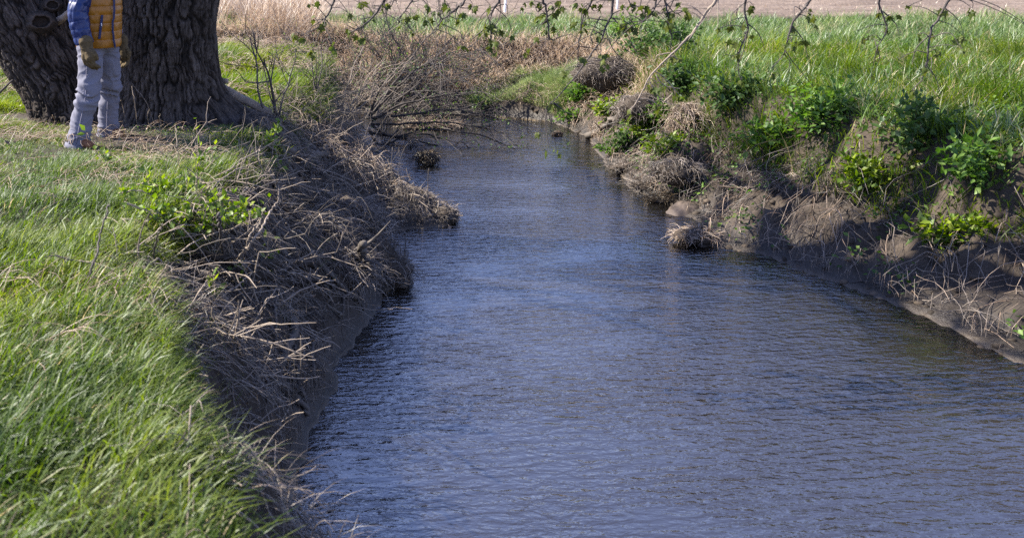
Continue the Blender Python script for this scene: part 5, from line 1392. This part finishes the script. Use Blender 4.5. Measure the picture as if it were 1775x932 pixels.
# ------------------------------------------------------------------ sod clumps and debris
def clump(name, label, c, rad, strands, L, mat='thatch', group=None, hang=1.0, seed=0, cat='sod clump', strand_r=(.0018, .004), az=None):
    c = np.array(c, float)
    t = thing(name, label, cat, (c[0], c[1], c[2] - rad[2] * .6), group)
    nu, nv = 28, 18
    th = np.linspace(0, 2 * np.pi, nu, endpoint=False); ph = np.linspace(.03, np.pi - .03, nv)
    TH, PH = np.meshgrid(th, ph)
    d = np.stack([np.sin(PH) * np.cos(TH), np.sin(PH) * np.sin(TH), np.cos(PH)], -1)
    k = 1 + .45 * fbm(d[..., 0] * 1.8 + seed, d[..., 1] * 1.8, d[..., 2] * 1.8, s=seed + 3) + .15 * fbm(d[..., 0] * 6, d[..., 1] * 6, d[..., 2] * 6, s=seed)
    V = c + d * np.array(rad) * k[..., None]
    ii = np.arange(nu * nv).reshape(nv, nu)
    a0 = ii[:-1]; b0 = np.roll(a0, -1, 1); c0 = ii[1:]; d0 = np.roll(c0, -1, 1)
    VV = V.reshape(-1, 3); n = len(VV); VV = np.vstack([VV, V[0].mean(0), V[-1].mean(0)])
    tri = [(n, (i + 1) % nu, i) for i in range(0)] + [(n, i, (i + 1) % nu) for i in range(nu)] + [(n + 1, n - nu + (i + 1) % nu, n - nu + i) for i in range(nu)]
    mk('soil', VV, np.stack([a0, c0, d0, b0], -1).reshape(-1, 4), tri, np.full(len(VV), .5), M['mudclump'], t)
    # strands start on the upper surface and fall outwards
    K = 7
    pu = rng.uniform(0, 6.28, strands); pv = np.arccos(rng.uniform(-.35, 1, strands))
    dd = np.stack([np.sin(pv) * np.cos(pu), np.sin(pv) * np.sin(pu), np.cos(pv)], -1)
    q = c + dd * np.array(rad) * rng.uniform(.9, 1.12, strands)[:, None]
    az_ = np.arctan2(dd[:, 1], dd[:, 0]) + rng.normal(0, 1.2, strands) if az is None else az + rng.normal(0, 1.1, strands)
    PL = np.zeros((strands, K, 3)); st = rng.uniform(.15, 1, strands) ** 1.4 * L / K
    el = np.arctan2(-dd[:, 2], 1.0) * 0 + rng.uniform(-.2, .7, strands)
    for k2 in range(K):
        PL[:, k2] = q
        q = q + np.stack([np.cos(az_) * np.cos(el), np.sin(az_) * np.cos(el), np.sin(el)], -1) * st[:, None]
        el = el - hang * rng.uniform(-.1, .55, strands); az_ = az_ + rng.normal(0, .35, strands)
    PL[..., 2] = np.maximum(PL[..., 2], WZ - .02)
    g = Geo(); g.tubes(PL, rng.uniform(*strand_r, strands)[:, None] * np.linspace(1, .4, K)[None], 3, rng.random(strands))
    so = g.build('roots', M[mat], t); so['kind'] = 'stuff'
    return t
cg = 'sod clumps along the water'
clump('sod_clump', 'big matted sod spur jutting from the left bank into the water', P(716, 352, z=-1.06), (.24, .17, .13), 700, .18, seed=3, group=cg, az=-.3)
clump('sod_clump', 'dark pointed tip of the sod spur touching the water', P(768, 374, z=-1.13), (.16, .11, .09), 300, .13, seed=4, group=cg, az=-.2)
clump('sod_clump', 'shaggy sod ledge where the spur leaves the left bank', P(650, 312, z=-.95), (.22, .22, .15), 700, .2, seed=5, group=cg, az=-.4)
clump('sod_clump', 'dark wet sod clump low at the left water edge', P(672, 474, z=-1.1), (.20, .17, .13), 520, .28, seed=6, group=cg, az=-.4)
clump('sod_clump', 'shaggy grass mat hanging over the dark cove', P(605, 385, z=-.72), (.30, .28, .20), 1100, .5, seed=7, group=cg, az=-.8)
clump('sod_clump', 'shaggy grass mat at the bottom of the left bank above the wet clump', P(585, 470, z=-.85), (.26, .24, .18), 1000, .45, seed=8, group=cg, az=-1.0)
clump('sod_clump', 'grass mat below the small log on the left bank', P(530, 400, z=-.62), (.3, .26, .14), 900, .45, seed=9, group=cg, az=-.9)
cr = 'sod overhangs on the right bank'
clump('sod_overhang', 'brown shaggy sod mound overhanging the far right bank', P(1048, 128, y=15.3), (.46, .34, .26), 1500, .34, 'thatch', cr, 1.0, 11, 'sod overhang', (.002, .0042), -2.0)
clump('sod_overhang', 'dark undercut sod overhang behind the bright weeds', P(1112, 190, y=12.9), (.34, .24, .20), 800, .32, 'thatch', cr, 1.2, 12, 'sod overhang', (.002, .0042), -1.8)
clump('sod_overhang', 'dry root curtain at the right edge beside the glossy weeds', P(1188, 215, y=11.9), (.16, .16, .26), 500, .6, 'straw', cr, 1.3, 13, 'sod overhang', (.002, .0042), -1.8)
clump('sod_overhang', 'tangled root mass above the muddy ledge at the right', P(1172, 298, y=10.9), (.28, .2, .15), 700, .3, 'thatch', cr, 1.0, 14, 'sod overhang', (.002, .0042), -2.2)
dg = 'debris caught at the right waterline'
clump('debris_pile', 'brown stick and straw debris on the muddy ledge', P(1125, 322, z=-1.13), (.2, .12, .05), 320, .3, 'thatch', dg, .4, 16, 'debris', (.002, .0042), 3.0)
clump('debris_pile', 'dark debris mound at the water edge below the pale weeds', P(1092, 290, z=-1.12), (.26, .16, .07), 260, .22, 'thatch', dg, .7, 17, 'debris', (.002, .0042), -2.4)
clump('debris_pile', 'tan grass debris bundle at the water edge on the right', P(1206, 408, z=-1.12), (.20, .13, .07), 420, .22, 'straw', dg, .9, 18, 'debris', (.002, .0042))
clump('debris_pile', 'dark wet roots in the water beside the mud bar', P(1158, 345, z=-1.17), (.24, .1, .06), 300, .35, 'wet', dg, .5, 19, 'debris', (.002, .0042), 3.1)
clump('debris_pile', 'leafy debris raft below the sprawling willow', P(745, 217, z=-1.14), (.42, .14, .07), 420, .4, 'straw', None, .4, 20, 'debris', (.002, .0042))
clump('debris_clump', 'ragged plant debris snagged in the water under the willow', P(741, 276, z=-1.11), (.11, .08, .11), 300, .22, 'wet', None, 1.2, 21, 'debris', (.004, .008))
clump('debris_clump', 'small dry grass tuft dangling from a willow twig over the water', P(712, 252, y=13.2), (.03, .03, .07), 140, .2, 'thatch', None, 1.3, 22, 'debris', (.002, .004))
clump('stone_clump', 'small brown stone in the water below the far weeds', P(966, 232, z=-1.17), (.09, .06, .05), 30, .08, 'litter', None, 1, 23, 'stone')
stick('twig', 'bent twig holding the snagged debris in the water', [(712, 240), (722, 258), (735, 275)], .006, .004, 'twig', y=13.2)

# bare mud bars on the right waterline
def mudbar(label, px, py, rx, ry, h, rot=0.0):
    c = P(px, py, z=WZ); nu, nv = 40, 12
    th = np.linspace(0, 2 * np.pi, nu, endpoint=False); rr = np.linspace(0.02, 1, nv)
    TH, RR = np.meshgrid(th, rr)
    k = 1 + .22 * fbm(np.cos(TH) * 2 + px, np.sin(TH) * 2, 0, s=24)
    lx = rx * RR * k * np.cos(TH); ly = ry * RR * k * np.sin(TH)
    x = c[0] + lx * math.cos(rot) - ly * math.sin(rot); y = c[1] + lx * math.sin(rot) + ly * math.cos(rot)
    z = WZ - .05 + (h + .05) * (1 - RR ** 2.2) + .035 * fbm(x * 7, y * 7, s=25) + .02 * np.abs(fbm(x * 18, y * 18, s=26))
    ii = np.arange(nu * nv).reshape(nv, nu); a0 = ii[:-1]; b0 = np.roll(a0, -1, 1); c0 = ii[1:]; d0 = np.roll(c0, -1, 1)
    o = mk('mud_bar', np.stack([x, y, z], -1).reshape(-1, 3), np.stack([a0, c0, d0, b0], -1).reshape(-1, 4), None, np.full(nu * nv, .6), M['mudbar'])
    tag(o, kind='structure')
M['mudbar'] = wood_mat('wet_mud', [(.25, (.035, .028, .022)), (.6, (.095, .076, .062)), (.9, (.19, .155, .13))], 13, .4, .8)
mudbar('a', 1188, 366, .34, .22, .09, .5)
mudbar('b', 1150, 312, .4, .25, .12, .4)

# ------------------------------------------------------------------ white marker posts at the field edge
def post(px, py, y, w, label):
    b = P(px, py, y=y); b[2] = H(b[0], b[1]) if y < 26.5 else 0.0
    t = thing('marker_post', label, 'post', b, 'white posts along the field edge')
    r = w / 2
    th = np.arange(12) / 12 * 2 * np.pi
    def cyl(name, z0, z1, rr, mat, dome=0.0):
        prof = [(rr, z0), (rr, z1)] + ([(rr * .7, z1 + dome * .7), (rr * .15, z1 + dome)] if dome else [(rr * .1, z1)])
        V = np.array([[(b[0] + q * math.cos(a), b[1] + q * math.sin(a), b[2] + z) for a in th] for q, z in prof])
        n = len(prof); ii = np.arange(n * 12).reshape(n, 12); a0 = ii[:-1]; b0 = np.roll(a0, -1, 1); c0 = ii[1:]; d0 = np.roll(c0, -1, 1)
        mk(name, V.reshape(-1, 3), np.stack([a0, b0, d0, c0], -1).reshape(-1, 4), None, np.full(n * 12, .5), mat, t)
    cyl('shaft', -.15, 1.15, r, M['white'])
    cyl('cap', 1.15, 1.19, r * 1.25, M['white'], .03)
M['white'] = cloth_mat('weathered_white_paint', (.74, .74, .72), .6, 12, .08)
post(875, 31, 23.0, .055, 'white marker post left, standing at the edge of the ploughed field')
post(1069, 22, 24.4, .050, 'white marker post right, standing behind the hanging maple branches')
